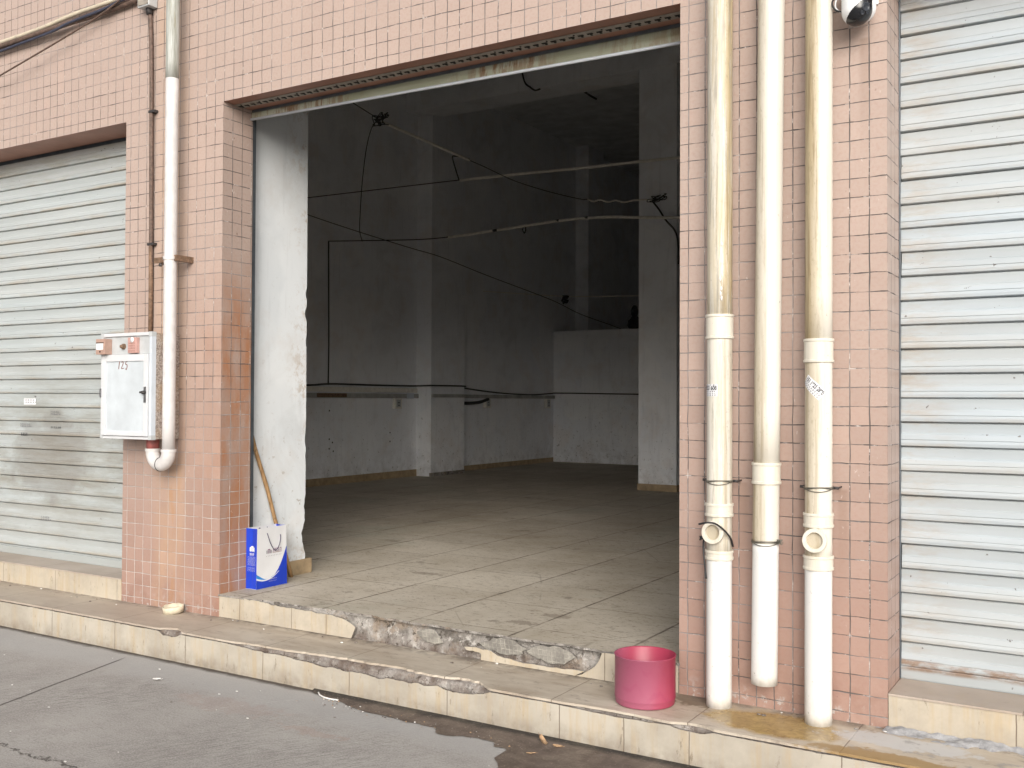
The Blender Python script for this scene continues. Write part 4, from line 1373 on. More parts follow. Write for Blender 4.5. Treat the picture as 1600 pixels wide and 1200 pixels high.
def sticker(par, root, c, w_, h_, a0, rot, z0, num, size, rows):
    mb = MB()
    vs, fs = rect_grid(w_, h_, 14, 6)
    mb.mesh(wrap(vs, c[0], c[1], RP + 0.0006, a0, rot, z0), fs, 'paper')
    o = mb.build('sticker', par, root)
    ik = MB()
    vs, fs = text_mesh(num, size)
    xmax = max(v.x for v in vs)
    vs = [(v.x * (w_ * 0.94) / xmax + w_ * 0.03, v.y * 1.35 + h_ * 0.52) for v in vs]
    ik.mesh(wrap(vs, c[0], c[1], RP + 0.0012, a0, rot, z0), fs, 'ink')
    for r_, (y, h, n_, m) in enumerate(rows):
        dashes(ik, lambda p: wrap(p, c[0], c[1], RP + 0.0012, a0, rot, z0), w_ * 0.04, w_ * 0.96, y, h, m, n_, 5 + r_)
    ik.build('printed_number', o)


sticker(D1, rt1, at1(1.67), 0.085, 0.056, R(-72), R(0), 1.618, '7553 608', 0.02, [(0.019, 0.007, 7, 'ink'), (0.010, 0.006, 7, 'greyink'), (0.002, 0.006, 7, 'ink'), (0.047, 0.008, 4, 'greyink')])
sticker(D3, rt3, at3(1.65), 0.112, 0.052, R(-66), R(-42), 1.676, '151 1923 2890', 0.02, [(0.014, 0.008, 9, 'greyink'), (0.003, 0.007, 8, 'greyink')])

# ------------------------------------------------------------------ downpipe with a trap on the left pillar
LP = thing('downpipe', (-5.352, -0.135, 1.14), 'slim downpipe beside the cabinet, grey above and white below, ending in a U bend', 'drainpipe')
rl = (-5.352, -0.135, 1.14)
mb = MB(); cyl_z(mb, (-5.350, -0.135, 3.70), (-5.348, -0.135, 5.3), 0.043, 'grey_pipe', 28); mb.build('upper_pipe', LP, rl)
mb = MB(); cyl_z(mb, (-5.352, -0.135, 1.26), (-5.350, -0.135, 3.70), 0.0415, 'pale_pipe', 28); mb.build('pipe_section', LP, rl)
mb = MB()
xc = -5.352 - 0.092
pts = [(-5.352, -0.135, 1.262)] + [(xc + 0.092 * math.cos(a), -0.135 + 0.012 * (1 - math.cos(a)), 1.245 - 0.085 * math.sin(a)) for a in [math.pi * i / 16 for i in range(17)]] + [(xc - 0.092, -0.111, 1.262)]
mb.tube(pts, 0.045, 'pale_pipe', 24)
mb.build('bend', LP, rl)
for x, z in ((-5.352, 1.256), (-5.536, 1.256)):
    mb = MB(); mb.lathe([(0.042, -0.012), (0.0495, -0.012), (0.0495, 0.006), (0.042, 0.006)], 'pale_pipe', (x, -0.135 if x > -5.4 else -0.111, z), seg=28, smooth=False); mb.build('bend_collar', LP, rl)
mb = MB(); mb.tube([(xc - 0.004, -0.125, 1.22), (xc, -0.124, 1.112)], 0.002, 'iron', 6)
mb.lathe([(0.0455, -0.004), (0.0475, -0.003), (0.0475, 0.003), (0.0455, 0.004)], 'iron', (xc, -0.123, 1.160), (1, 0, 0), 24); mb.build('joint_ring', LP, rl)
mb = MB(); cyl_z(mb, (-5.536, -0.111, 1.262), (-5.536, -0.111, 1.36), 0.042, 'redpaint', 24, 3); mb.build('red_stub', LP, rl)
mb = MB()
mb.lathe([(0.043, -0.010), (0.0475, -0.010), (0.0475, 0.010), (0.043, 0.010)], 'pale_pipe', (-5.351, -0.135, 2.515), seg=28, smooth=False)
o = mb.build('pipe_clamp', LP, rl)
mb = MB()
mb.box((-5.545, -0.110, 2.498), (-5.39, -0.098, 2.535), 'rusty', 0.002)
mb.box((-5.505, -0.098, 2.49), (-5.465, 0.003, 2.535), 'rusty', 0.003)
mb.lathe([(0.0, -0.012), (0.012, -0.012), (0.012, 0.0)], 'iron', (-5.47, -0.112, 2.482), (0, 1, 0), 8)
mb.build('bracket', o)
mb = MB(); mb.box((-5.31, -0.142, 2.495), (-5.285, 0.003, 2.535), 'rusty', 0.003); mb.build('bracket', o)

# ------------------------------------------------------------------ rusty conduit above the cabinet
CO = thing('conduit', (-5.69, -0.02, 2.03), 'thin rusty brown conduit running down the wall to the cabinet', 'conduit')
rc = (-5.69, -0.02, 2.03)
mb = MB(); mb.tube(smooth_path([(-5.718, -0.022, 4.27), (-5.700, -0.021, 3.89), (-5.690, -0.020, 3.0), (-5.686, -0.020, 2.57), (-5.685, -0.02, 2.02)], 5), 0.0145, 'browncable', 10); mb.build('conduit_pipe', CO, rc)
mb = MB(); mb.tube([(-5.687, -0.0205, 2.63), (-5.685, -0.02, 2.30), (-5.685, -0.02, 2.03)], 0.0150, 'rusty', 10); mb.build('rusted_length', CO, rc)
mb = MB(); mb.box((-5.785, -0.075, 4.275), (-5.665, -0.002, 4.40), 'greysheet', 0.006); mb.box((-5.775, -0.080, 4.285), (-5.675, -0.074, 4.39), 'perf', 0.002); mb.tube([(-5.722, -0.03, 4.285), (-5.718, -0.025, 4.235)], 0.022, 'iron', 10); mb.build('junction_box', CO, rc)
for z in (3.55, 2.64):
    mb = MB(); mb.box((-5.712, -0.036, z), (-5.648, -0.001, z + 0.018), 'iron', 0.003); mb.build('saddle_clip', CO, rc)

# ------------------------------------------------------------------ cables across the upper left
def cable(name, pts, r, m, label, cat='cable', group=None, seg=8, sub=6):
    mb = MB()
    pts = smooth_path(pts, sub)
    root = tuple(pts[0])
    mb.tube(pts, r, m, seg)
    o = mb.build(name, None, root)
    return tag(o, label, cat, group)


cable('conduit', [(-9.6, -0.03, 4.29), (-8.4, -0.03, 4.33), (-7.466, -0.03, 4.356), (-6.974, -0.03, 4.368), (-6.551, -0.03, 4.396), (-6.081, -0.03, 4.408), (-5.76, -0.03, 4.42)], 0.0155, 'cream',
      'cream plastic conduit running across the wall above the left shutter', 'conduit', seg=12)
cable('cable_bundle', [(-9.6, -0.03, 4.25), (-8.4, -0.03, 4.30), (-7.812, -0.04, 4.312), (-7.465, -0.042, 4.318), (-6.973, -0.046, 4.326), (-6.587, -0.044, 4.335), (-6.222, -0.032, 4.343), (-5.84, -0.03, 4.358), (-5.70, -0.03, 4.36)], 0.019, 'browncable',
      'thick brown cable bundle under the cream conduit', 'cable', seg=12)
cable('cable', [(-7.9, -0.03, 4.265), (-7.265, -0.045, 4.288), (-6.786, -0.06, 4.300), (-6.559, -0.06, 4.328), (-6.194, -0.06, 4.348), (-5.951, -0.06, 4.376), (-5.80, -0.05, 4.391)], 0.010, 'bluecable', 'dark blue cable tied to the brown bundle')
cable('cable', [(-8.6, -0.14, 3.74), (-7.599, -0.10, 4.013), (-7.346, -0.10, 4.061), (-6.879, -0.09, 4.154), (-6.454, -0.07, 4.252), (-6.18, -0.065, 4.317), (-5.972, -0.07, 4.375), (-5.85, -0.07, 4.42)], 0.0062, 'browncable',
      'thin dark cable sagging to the left from the brown bundle')

# ------------------------------------------------------------------ cabinet
rb = (-5.665, 0.0, 1.325)
CB = thing('utility_cabinet', rb, 'wall cabinet with a white door marked 125 and speckled stone sides', 'cabinet')
X0, X1, YF = -5.925, -5.411, -0.228
mb = MB(); mb.box((X0 + 0.006, YF + 0.035, 1.327), (X1 - 0.001, -0.002, 2.024), 'granite', 0.002); mb.build('body', CB, rb)
fr = MB()
ft = 0.022
z0, z1 = 1.325, 2.030
fr.box((X0, YF, z0), (X0 + ft, YF + 0.036, z1), 'alu', 0.002)
fr.box((X1 - ft, YF, z0), (X1, YF + 0.036, z1), 'alu_side', 0.002)
fr.box((X0 + ft, YF, z1 - ft), (X1 - ft, YF + 0.036, z1), 'alu', 0.002)
fr.box((X0 + ft, YF, z0), (X1 - ft, YF + 0.036, z0 + 0.018), 'alu', 0.002)
fo = fr.build('frame', CB, rb)
for x in (X0, X1 - 0.028):
    for z in ((z0 - 0.002), (z1 - 0.030)):
        c_ = MB(); c_.box((x - 0.0015, YF - 0.0025, z), (x + 0.0295, YF + 0.037, z + 0.032), 'greysheet', 0.003); c_.build('corner_cap', fo)
mb = MB(); mb.box((X0 + ft, YF + 0.012, 1.888), (X1 - ft, YF + 0.030, z1 - ft), 'greysheet', 0.001); mb.build('upper_panel', CB, rb)
dr = MB()
dx0, dx1, dz0, dz1 = X0 + ft + 0.003, X1 - ft - 0.004, z0 + 0.021, 1.886
fw2 = 0.040
dr.box((dx0, YF - 0.012, dz0), (dx0 + fw2, YF + 0.02, dz1), 'alu', 0.004)
dr.box((dx1 - fw2, YF - 0.012, dz0), (dx1, YF + 0.02, dz1), 'alu', 0.004)
dr.box((dx0 + fw2, YF - 0.012, dz1 - fw2 * 1.15), (dx1 - fw2, YF + 0.02, dz1), 'alu', 0.004)
dr.box((dx0 + fw2, YF - 0.012, dz0), (dx1 - fw2, YF + 0.02, dz0 + fw2 * 0.8), 'alu', 0.004)
dr.box((dx0 + fw2 - 0.002, YF - 0.003, dz0 + 0.03), (dx1 - fw2 + 0.002, YF + 0.012, dz1 - 0.042), 'doorpaint', 0.001)
do = dr.build('door', CB, rb)
hn = MB()
hx = dx1 - 0.019
hn.box((hx - 0.010, YF - 0.018, 1.568), (hx + 0.010, YF - 0.012, 1.672), 'chrome', 0.002)
hn.box((hx - 0.034, YF - 0.034, 1.628), (hx + 0.008, YF - 0.018, 1.641), 'iron', 0.003)
hn.lathe([(0.0, 0.024), (0.011, 0.022), (0.012, 0.0)], 'iron', (hx, YF - 0.015, 1.634), (0, -1, 0), 16)
hn.build('handle', do, None)
nm = MB()
cxn, czn = -5.737, 1.790


def stroke(pts, r=0.0024):
    nm.tube(smooth_path([(cxn + a, YF - 0.0042, czn + b) for a, b in pts], 5), r, 'redink', 6)


stroke([(0.012, 0.052), (0.006, 0.025), (0.002, 0.0)])
stroke([(0.032, 0.043), (0.043, 0.052), (0.048, 0.040), (0.038, 0.018), (0.030, 0.004), (0.042, 0.003), (0.054, 0.006)])
stroke([(0.092, 0.050), (0.078, 0.048), (0.073, 0.030), (0.086, 0.028), (0.088, 0.012), (0.078, -0.004), (0.072, 0.002)])
nm.build('number', do)
hg = MB(); hg.box((X0 - 0.003, YF - 0.010, 1.60), (X0 + 0.006, YF + 0.004, 1.66), 'chrome', 0.002); hg.build('hinge', do)
ab = MB(); ab.box((-5.918, YF - 0.048, 1.888), (-5.826, YF + 0.012, 1.992), 'pinkbox', 0.004); ao = ab.build('alarm_box', CB, rb)
al = MB(); al.box((-5.912, YF - 0.0495, 1.920), (-5.840, YF - 0.0478, 1.962), 'paper'); al.box((-5.915, YF - 0.0495, 1.963), (-5.835, YF - 0.0478, 1.969), 'hole')
al.lathe([(0.0, 0.0), (0.006, 0.0), (0.006, 0.002)], 'hole', (-5.872, YF - 0.0485, 1.906), (0, -1, 0), 10); al.build('window', ao)
kb = MB(); kb.lathe([(0.020, 0.0), (0.019, 0.012), (0.012, 0.016), (0.011, 0.028), (0.0, 0.030)], 'rusty', (-5.702, YF + 0.012, 1.940), (0, -1, 0), 20); kb.build('knob', CB, rb)
cp_ = MB(); cp_.box((-5.634, YF - 0.014, 1.893), (-5.545, YF + 0.012, 1.997), 'pinkpanel', 0.004); cpo = cp_.build('call_point', CB, rb)
cd = MB(); cd.lathe([(0.0, 0.001), (0.018, 0.001), (0.018, 0.0)], 'paper', (-5.590, YF - 0.0145, 1.980), (0, -1, 0), 16)
for i in range(4):
    dashes(cd, lambda p: [(q[0], YF - 0.0152, q[1]) for q in p], -5.622, -5.556, 1.955 - i * 0.017, 0.008, 'redink', 5, 20 + i, 0.6)
cd.build('print', cpo)

# ------------------------------------------------------------------ stamped adverts on the left shutter
def flat(x0, z0, y): return lambda p: [(x0 + q[0], y, z0 + q[1]) for q in p]


for i, (x0, z0, rows, m) in enumerate(((-7.545, 1.553, ((0.0, 0.012, 7), (0.018, 0.012, 6)), 'bluecable'), (-7.205, 1.462, ((0.0, 0.012, 6), (0.019, 0.012, 5)), 'greyink'), (-7.20, 1.358, ((0.0, 0.014, 6),), 'ink'),
                                       (-7.60, 1.362, ((0.0, 0.012, 7), (0.018, 0.010, 6)), 'greyink'), (-7.585, 1.29, ((0.0, 0.026, 4),), 'ink'), (-7.31, 0.632, ((0.0, 0.013, 6), (0.018, 0.012, 5)), 'greyink'))):
    mb = MB()
    if i == 0:
        mb.mesh(flat(x0, z0, 0.2612)([(-0.01, -0.012), (0.15, -0.012), (0.15, 0.036), (-0.01, 0.036)]), [(0, 1, 2, 3)], 'paper')
    for y_, h_, n_ in rows:
        dashes(mb, flat(x0, z0, 0.2605), 0, 0.022 * n_, y_, h_, m, n_, 40 + i, 0.75)
    mb.build('stamped_print', SH_L)

# ------------------------------------------------------------------ security camera
rcam = (-0.985, 0.0, 3.42)
SCM = thing('security_camera', rcam, 'white and black ball security camera high on the right pillar', 'camera')
cc = Vector((-0.985, -0.125, 3.285))


def capsule(c, r, h, seg=36, n_=14):
    vs, fs = [], []
    rings = [(r * math.sin(a), -r * math.cos(a)) for a in [math.pi / 2 * i / n_ for i in range(n_ + 1)]] + [(r, h * i / (n_ * 0.8)) for i in range(1, int(n_ * 0.8) + 1)] + [(r * math.cos(a), h + r * math.sin(a)) for a in [math.pi / 2 * i / 6 for i in range(1, 7)]]
    for rr, hh in rings:
        for k in range(seg):
            a = 2 * math.pi * k / seg
            vs.append(Vector((c.x + max(rr, 1e-4) * math.cos(a), c.y + max(rr, 1e-4) * math.sin(a), c.z + hh)))
    for i in range(len(rings) - 1):
        for k in range(seg):
            fs.append((i * seg + k, i * seg + (k + 1) % seg, (i + 1) * seg + (k + 1) % seg, (i + 1) * seg + k))
    return vs, fs


vs, fs = capsule(cc, 0.064, 0.11, 168, 64)
nv = Vector((0.66, -0.05, -0.75)).normalized()
wh, blk = [], []
for f in fs:
    q = sum((vs[i] for i in f), Vector()) / 4
    qd = Vector((q.x, q.y, min(q.z, cc.z + 0.02)))
    (blk if (q - cc).dot(nv) > 0.008 and q.z < cc.z + 0.062 else wh).append(f)
mb = MB(); mb.mesh(vs, wh, 'camwhite', True); mb.build('shell', SCM, rcam)
mb = MB(); mb.mesh(vs, blk, 'camblack', True); bo = mb.build('face', SCM, rcam)
for dv, r in ((Vector((0.72, -0.66, -0.10)), 0.019), (Vector((0.86, -0.46, 0.28)), 0.010), (Vector((0.50, -0.70, -0.45)), 0.009), (Vector((0.75, -0.45, -0.42)), 0.008)):
    d = dv.normalized()
    l_ = MB(); l_.lathe([(r, 0.058), (r, 0.0655), (r * 0.85, 0.067), (r * 0.7, 0.065), (0.0, 0.0655)], 'camglass', cc, d, 24); l_.build('lens', bo)
mb = MB()
vs, fs = capsule(cc + Vector((0.012, 0.034, 0.016)), 0.060, 0.11, 40, 14)
mb.mesh(vs, fs, 'camwhite', True); mb.build('rear_shell', SCM, rcam)
mb = MB(); mb.box((-1.02, -0.125, 3.385), (-0.95, 0.0, 3.47), 'camwhite', 0.006); mb.box((-1.05, -0.012, 3.34), (-0.92, -0.001, 3.52), 'camwhite', 0.004); mb.build('bracket', SCM, rcam)
mb = MB(); mb.tube(smooth_path([(-1.04, -0.10, 3.30), (-1.065, -0.10, 3.305), (-1.085, -0.09, 3.335), (-1.08, -0.07, 3.38), (-1.05, -0.03, 3.42)], 8), 0.004, 'camwhite', 8)
mb.tube(smooth_path([(-1.045, -0.11, 3.296), (-1.08, -0.11, 3.312), (-1.098, -0.09, 3.36), (-1.07, -0.03, 3.42)], 8), 0.004, 'black', 8); mb.build('camera_cable', SCM, rcam)

# ------------------------------------------------------------------ paper bag
rbag = (-4.962, 0.37, ZF)
BG = thing('paper_bag', rbag, 'blue and white paper carrier bag standing by the left door jamb', 'bag')
bx0, bx1, by0, by1, bh = -5.010, -4.915, 0.226, 0.512, 0.402
zb_ = ZF + 0.001
mb = MB()
th_ = 0.0015
mb.face([(bx1, by0, zb_), (bx1, by1, zb_), (bx1 - 0.008, by1 - 0.004, zb_ + bh), (bx1 + 0.002, by0 + 0.004, zb_ + bh)], 'bagwhite')
mb.face([(bx0, by1, zb_), (bx0, by0, zb_), (bx0 - 0.004, by0 + 0.004, zb_ + bh), (bx0 - 0.006, by1 - 0.004, zb_ + bh)], 'bagwhite')
xm = (bx0 + bx1) / 2
for y, s in ((by0, 1), (by1, -1)):
    ta = [(bx0, y, zb_), (xm, y + s * 0.004, zb_), (bx1, y, zb_)]
    tb = [(bx0 - 0.004, y + s * 0.004, zb_ + bh), (xm, y + s * 0.016, zb_ + bh - 0.003), (bx1 + (0.002 if s > 0 else -0.008), y + s * 0.004, zb_ + bh)]
    for i in range(2):
        mb.face([ta[i], ta[i + 1], tb[i + 1], tb[i]], 'bagblue')
mb.face([(bx0, by0, zb_ + 0.002), (bx1, by0, zb_ + 0.002), (bx1, by1, zb_ + 0.002), (bx0, by1, zb_ + 0.002)], 'bagwhite')
bgo = mb.build('bag_body', BG, rbag)
bm = bmesh.new(); bm.from_mesh(bgo.data); bmesh.ops.remove_doubles(bm, verts=bm.verts, dist=0.0005); bm.to_mesh(bgo.data); bm.free()
sol = bgo.modifiers.new('card', 'SOLIDIFY'); sol.thickness = 0.0012; sol.offset = -1
# printed artwork on the white face: s along Y 0..1, h up 0..1


def face_pt(s, h, lift):
    return (bx1 + 0.002 * h - 0.010 * h * s + lift, by0 + (by1 - by0) * s + 0.004 * h * (1 - 2 * s), zb_ + bh * h)


def swoosh(lo, hi, m, lift, nm_):
    mb = MB()
    N = 24
    for i in range(N):
        a, b = i / N, (i + 1) / N
        if hi(a) > lo(a) + 0.002 or hi(b) > lo(b) + 0.002:
            mb.face([face_pt(a, lo(a), lift), face_pt(b, lo(b), lift), face_pt(b, max(hi(b), lo(b)), lift), face_pt(a, max(hi(a), lo(a)), lift)], m)
    return mb.build(nm_, bgo)


curve = lambda s: 0.215 - 0.30 * s + 0.60 * s * s if s < 0.4 else 0.191 - 0.30 * 0.4 + 0.072 + 0.50 * (s - 0.4) ** 1.7 + 0.18 * (s - 0.4)
cv = lambda s: 0.22 + 1.05 * (s - 0.36) ** 2 - 0.10 + 0.10 * (s ** 3)
cv2 = lambda s: 0.185 + 0.55 * (s - 0.30) ** 2 - 0.05 + 0.02 * s
swoosh(lambda s: 0.002, cv, 'bagblue', 0.0008, 'blue_swoosh')
swoosh(lambda s: cv2(s) - 0.0, lambda s: min(cv(s) + 0.02, cv2(s) + 0.06 * (1 - s * 1.7)) if s < 0.55 else 0, 'bagsky', 0.0012, 'light_swoosh')
swoosh(lambda s: cv2(s) - 0.028 + 0.02 * s, lambda s: min(cv2(s), cv(s) + 0.05) if s < 0.75 else 0, 'bagwhite', 0.0014, 'white_line')
pr2 = MB()
fp = lambda p: [face_pt(q[0], q[1], 0.0010) for q in p]
for s0, c_ in ((0.32, 'ink'), (0.36, 'purpleink'), (0.395, 'greyink'), (0.43, 'purpleink'), (0.465, 'ink')):
    pr2.mesh(fp([(s0, 0.565), (s0 + 0.018, 0.56), (s0 + 0.018, 0.62), (s0, 0.615)]), [(0, 1, 2, 3)], c_)
pr2.mesh(fp([(0.35, 0.622), (0.45, 0.622), (0.43, 0.636), (0.37, 0.636)]), [(0, 1, 2, 3)], 'purpleink')
dashes(pr2, fp, 0.52, 0.84, 0.585, 0.055, 'purpleink', 5, 77, 0.8)
pr2.mesh(fp([(0.52, 0.565), (0.83, 0.565), (0.83, 0.572), (0.52, 0.572)]), [(0, 1, 2, 3)], 'redink')
dashes(pr2, fp, 0.31, 0.85, 0.515, 0.014, 'greyink', 10, 78, 0.4)
dashes(pr2, fp, 0.42, 0.66, 0.13, 0.012, 'bagwhite', 6, 79, 0.7)
dashes(pr2, fp, 0.40, 0.66, 0.095, 0.010, 'bagwhite', 8, 80, 0.7)
pr2.build('printed_logo', bgo)
sd_ = MB()
fs_ = lambda p: [(bx0 + (bx1 - bx0) * q[0] + 0.001 * q[1], by0 - 0.0012 + 0.004 * q[1] + 0.010 * q[1] * max(0.0, 1 - abs(q[0] - 0.5) * 2) , zb_ + bh * q[1]) for q in p]
N = 20
fs_l = lambda p: [(a, b - 0.0012, c) for a, b, c in fs_(p)]
for i, (q0, q1) in enumerate(((0.30, 0.40), (0.42, 0.47), (0.49, 0.56), (0.58, 0.63), (0.65, 0.76))):
    sd_.mesh(fs_l([(q0, 0.625), (q1, 0.615), (q1, 0.69), (q0, 0.685)]), [(0, 1, 2, 3)], 'bagwhite')
sd_.mesh(fs_l([(0.36, 0.690), (0.70, 0.690), (0.62, 0.708), (0.44, 0.708)]), [(0, 1, 2, 3)], 'bagwhite')
dashes(sd_, fs_l, 0.30, 0.76, 0.555, 0.040, 'bagwhite', 3, 81, 0.85)
for i in range(8):
    dashes(sd_, fs_l, 0.14, 0.90, 0.525 - i * 0.019, 0.008, 'bagwhite', 12, 82 + i, 0.75)
for i in range(4):
    dashes(sd_, fs_l, 0.14, 0.88, 0.35 - i * 0.018, 0.007, 'bagwhite', 12, 92 + i, 0.6)
sd_.build('side_print', bgo)
for xx, hh in ((bx1 - 0.003, 1), (bx0 - 0.005, 0)):
    mb = MB()
    if hh:
        pts = [face_pt(0.33, 0.905, 0.003), face_pt(0.36, 0.84, 0.006), face_pt(0.42, 0.74, 0.008), face_pt(0.50, 0.655, 0.008), face_pt(0.58, 0.605, 0.008), face_pt(0.66, 0.625, 0.008), face_pt(0.735, 0.70, 0.008), face_pt(0.775, 0.79, 0.006), face_pt(0.78, 0.855, 0.003)]
    else:
        pts = [(bx0 + 0.003, 0.335, zb_ + bh * 0.95), (bx0 + 0.012, 0.34, zb_ + bh * 0.97), (bx0 + 0.016, 0.375, zb_ + bh * 0.86), (bx0 + 0.012, 0.405, zb_ + bh * 0.97), (bx0 + 0.003, 0.41, zb_ + bh * 0.95)]
    mb.tube(smooth_path(pts, 6), 0.0026, 'cord', 8)
    mb.build('handle', BG, rbag)

# ------------------------------------------------------------------ stick, bucket, tub lid, litter
a, b = Vector((-5.066, 0.712, ZF + 0.001)), Vector((-5.080, 0.325, 1.375))
mb = MB()
pts = [a.lerp(b, i / 14) + Vector((0, 0.004 * math.sin(i * 0.9), 0)) for i in range(15)]
mb.tube(pts, [0.0135 + (0.0015 if i in (4, 9) else 0) for i in range(15)], 'wood', 14)
tag(mb.build('wooden_stick', None, tuple(a)), 'brown wooden stick leaning on the white wall behind the paper bag', 'stick')

rk = (-1.930, -0.215, LZ)
mb = MB()
r0, r1, hb = 0.1385, 0.1435, 0.228
mb.lathe([(0.0, 0.002), (r0 - 0.006, 0.002), (r0 - 0.001, 0.006), (r0, 0.012), (r0 + 0.002, 0.030), (r0 + 0.0038, 0.033), (r0 + 0.0035, 0.037), (r1 - 0.002, hb - 0.006), (r1 + 0.0015, hb - 0.003), (r1 + 0.001, hb), (r1 - 0.003, hb), (r1 - 0.006, hb - 0.006), (r0 - 0.003, 0.010), (0.0, 0.008)], 'bucket', (0, 0, 0), seg=72)
o = mb.build('bucket')
o.location = rk
o.rotation_euler = (0, 0, 0.4)
tag(o, 'round red plastic bucket without a handle on the ledge', 'bucket')

mb = MB()
prof = [(0.0, 0.030), (0.062, 0.028), (0.066, 0.046), (0.070, 0.044), (0.064, 0.004), (0.0, 0.002)]
mb.lathe(prof, 'lid', (0, 0, 0), seg=36)
o = mb.build('tub_lid')
o.location = (-5.36, -0.075, LZ + 0.001)
o.rotation_euler = (R(4), R(-3), 0.3)
for v in o.data.vertices:
    if v.co.z > 0.042:
        v.co.z += 0.006 * mnoise.noise((v.co.x * 40, v.co.y * 40, 1))
tag(o, 'cracked cream plastic tub lid lying on the ledge by the left pillar', 'lid')


def leaf(loc, rot, L, W, curl, label, m='leaf', grp=None, name='dry_leaf', cat='leaf'):
    mb = MB()
    vs, fs = [], []
    N = 10
    for i in range(N + 1):
        t = i / N
        w_ = W * math.sin(math.pi * (0.04 + 0.94 * t)) ** 0.8
        for s in (-1, -0.5, 0, 0.5, 1):
            vs.append((L * (t - 0.5), w_ * s, curl * (abs(s) ** 1.5) * W * 1.2 + curl * L * (t - 0.5) ** 2 + 0.001 * mnoise.noise((t * 9, s * 4, L * 99))))
    for i in range(N):
        for j in range(4):
            fs.append((i * 5 + j, i * 5 + j + 1, (i + 1) * 5 + j + 1, (i + 1) * 5 + j))
    mb.mesh(vs, fs, m, True)
    mb.tube([(L * 0.48, 0, curl * L * 0.23), (L * 0.72, 0.004, curl * L * 0.4)], 0.0012, m, 5)
    o = mb.build(name)
    o.location = loc
    o.rotation_euler = rot
    return tag(o, label, cat, grp)


leaf((-2.318, -0.510, 0.012), (0.5, -0.25, 2.5), 0.075, 0.021, 0.5, 'curled orange-brown dry leaf on the wet silt, the largest of three', grp='dry leaves by the kerb')
leaf((-2.225, -0.528, 0.010), (0.1, 0.1, 0.5), 0.045, 0.014, 0.4, 'small pale dry leaf right of the largest one', grp='dry leaves by the kerb')
leaf((-2.285, -0.665, 0.009), (0.0, 0.15, 1.0), 0.050, 0.011, 0.3, 'narrow pale dry leaf nearest the camera', grp='dry leaves by the kerb')
leaf((-4.678, -0.761, 0.006), (0.0, 0.0, 0.7), 0.045, 0.018, 0.3, 'white scrap of paper on the road', 'palefrag', None, 'paper_scrap', 'scrap')
mb = MB()
mb.tube(smooth_path([(-3.73, -0.47, 0.012), (-3.68, -0.51, 0.014), (-3.62, -0.525, 0.012), (-3.55, -0.515, 0.010)], 6), 0.004, 'palefrag', 6)
tag(mb.build('plastic_strip'), 'curved white plastic strip at the edge of the wet silt', 'scrap')
fr_ = MB()
for i in range(34):
    x, y = random.uniform(-6.5, -3.2), random.uniform(-2.0, -0.5)
    bm = bmesh.new(); bmesh.ops.create_icosphere(bm, subdivisions=1, radius=random.uniform(0.002, 0.006))
    for v in bm.verts:
        v.co = Vector((v.co.x * 1.6, v.co.y, v.co.z * 0.4)) + Vector((x, y, 0.002))
    fr_.bm(bm, random.choice(['palefrag', 'palefrag', 'rubble']))
for i in range(40):
    x, y = random.uniform(-7.2, -0.4), random.uniform(-0.14, -0.012)
    bm = bmesh.new(); bmesh.ops.create_icosphere(bm, subdivisions=1, radius=random.uniform(0.002, 0.008))
    for v in bm.verts:
        v.co = Vector((v.co.x * 1.6, v.co.y, v.co.z * 0.6)) + Vector((x, y, LZ + 0.003))
    fr_.bm(bm, random.choice(['palefrag', 'rubble', 'rubble']))
tag(fr_.build('crumbs'), 'tiny crumbs of mortar scattered over road and ledge', 'grit', kind='stuff')

# ------------------------------------------------------------------ inside the room: wiring
GI = 'cables strung across the room'
cable('cable', [(-7.15, 2.2, 5.02), (-7.283, 3.4, 4.937), (-7.354, 4.0, 4.903), (-7.435, 4.55, 4.869)], 0.006, 'dkcable', 'black wire coming down from above the doorway to the knotted joint', group=GI)
o = cable('conduit', [(-7.409, 4.6, 4.839), (-7.368, 5.4, 4.785), (-7.258, 6.2, 4.701)], 0.018, 'greycable', 'short pale conduit slanting down from the knotted joint', 'conduit', GI)
mb = MB()
for i in range(10):
    p = Vector((-7.43, 4.58, 4.85))
    mb.tube(smooth_path([p + Vector((random.uniform(-.10, .10), random.uniform(-.06, .06), random.uniform(-.06, .09))) for _ in range(4)], 5), 0.006, 'dkcable', 5)
mb.build('wire_knot', o, tuple(o.location))
cable('cable', [(-7.258, 6.2, 4.700), (-7.12, 6.4, 4.624), (-7.043, 7.0, 4.553), (-6.833, 7.6, 4.49), (-6.695, 8.2, 4.485), (-6.612, 8.3, 4.488)], 0.0055, 'dkcable', 'dark wire going on from the short conduit towards the column', group=GI)
cable('cable', [(-6.612, 8.3, 4.49), (-6.519, 8.32, 4.448), (-6.417, 8.32, 4.465), (-6.295, 8.32, 4.417), (-6.184, 8.34, 4.436), (-6.054, 8.34, 4.396), (-5.91, 8.35, 4.411), (-5.734, 8.35, 4.402), (-5.618, 8.35, 4.382)], 0.011, 'greycable', 'twisted pale cable reaching the column', group=GI)
cable('cable', [(-7.435, 4.55, 4.854), (-7.819, 4.9, 4.875), (-8.23, 5.3, 4.755), (-8.793, 5.9, 4.521), (-9.16, 6.3, 4.23), (-9.422, 6.6, 4.026), (-9.499, 6.75, 3.895)], 0.006, 'dkcable', 'black cable looping down from the knotted joint', group=GI)
cable('cable', [(-9.99, 4.9, 4.19), (-9.707, 5.2, 4.24), (-9.414, 5.5, 4.306), (-8.498, 6.0, 4.421), (-7.592, 6.5, 4.536)], 0.006, 'dkcable', 'thin wire from the side wall to the upper pale conduit', group=GI)
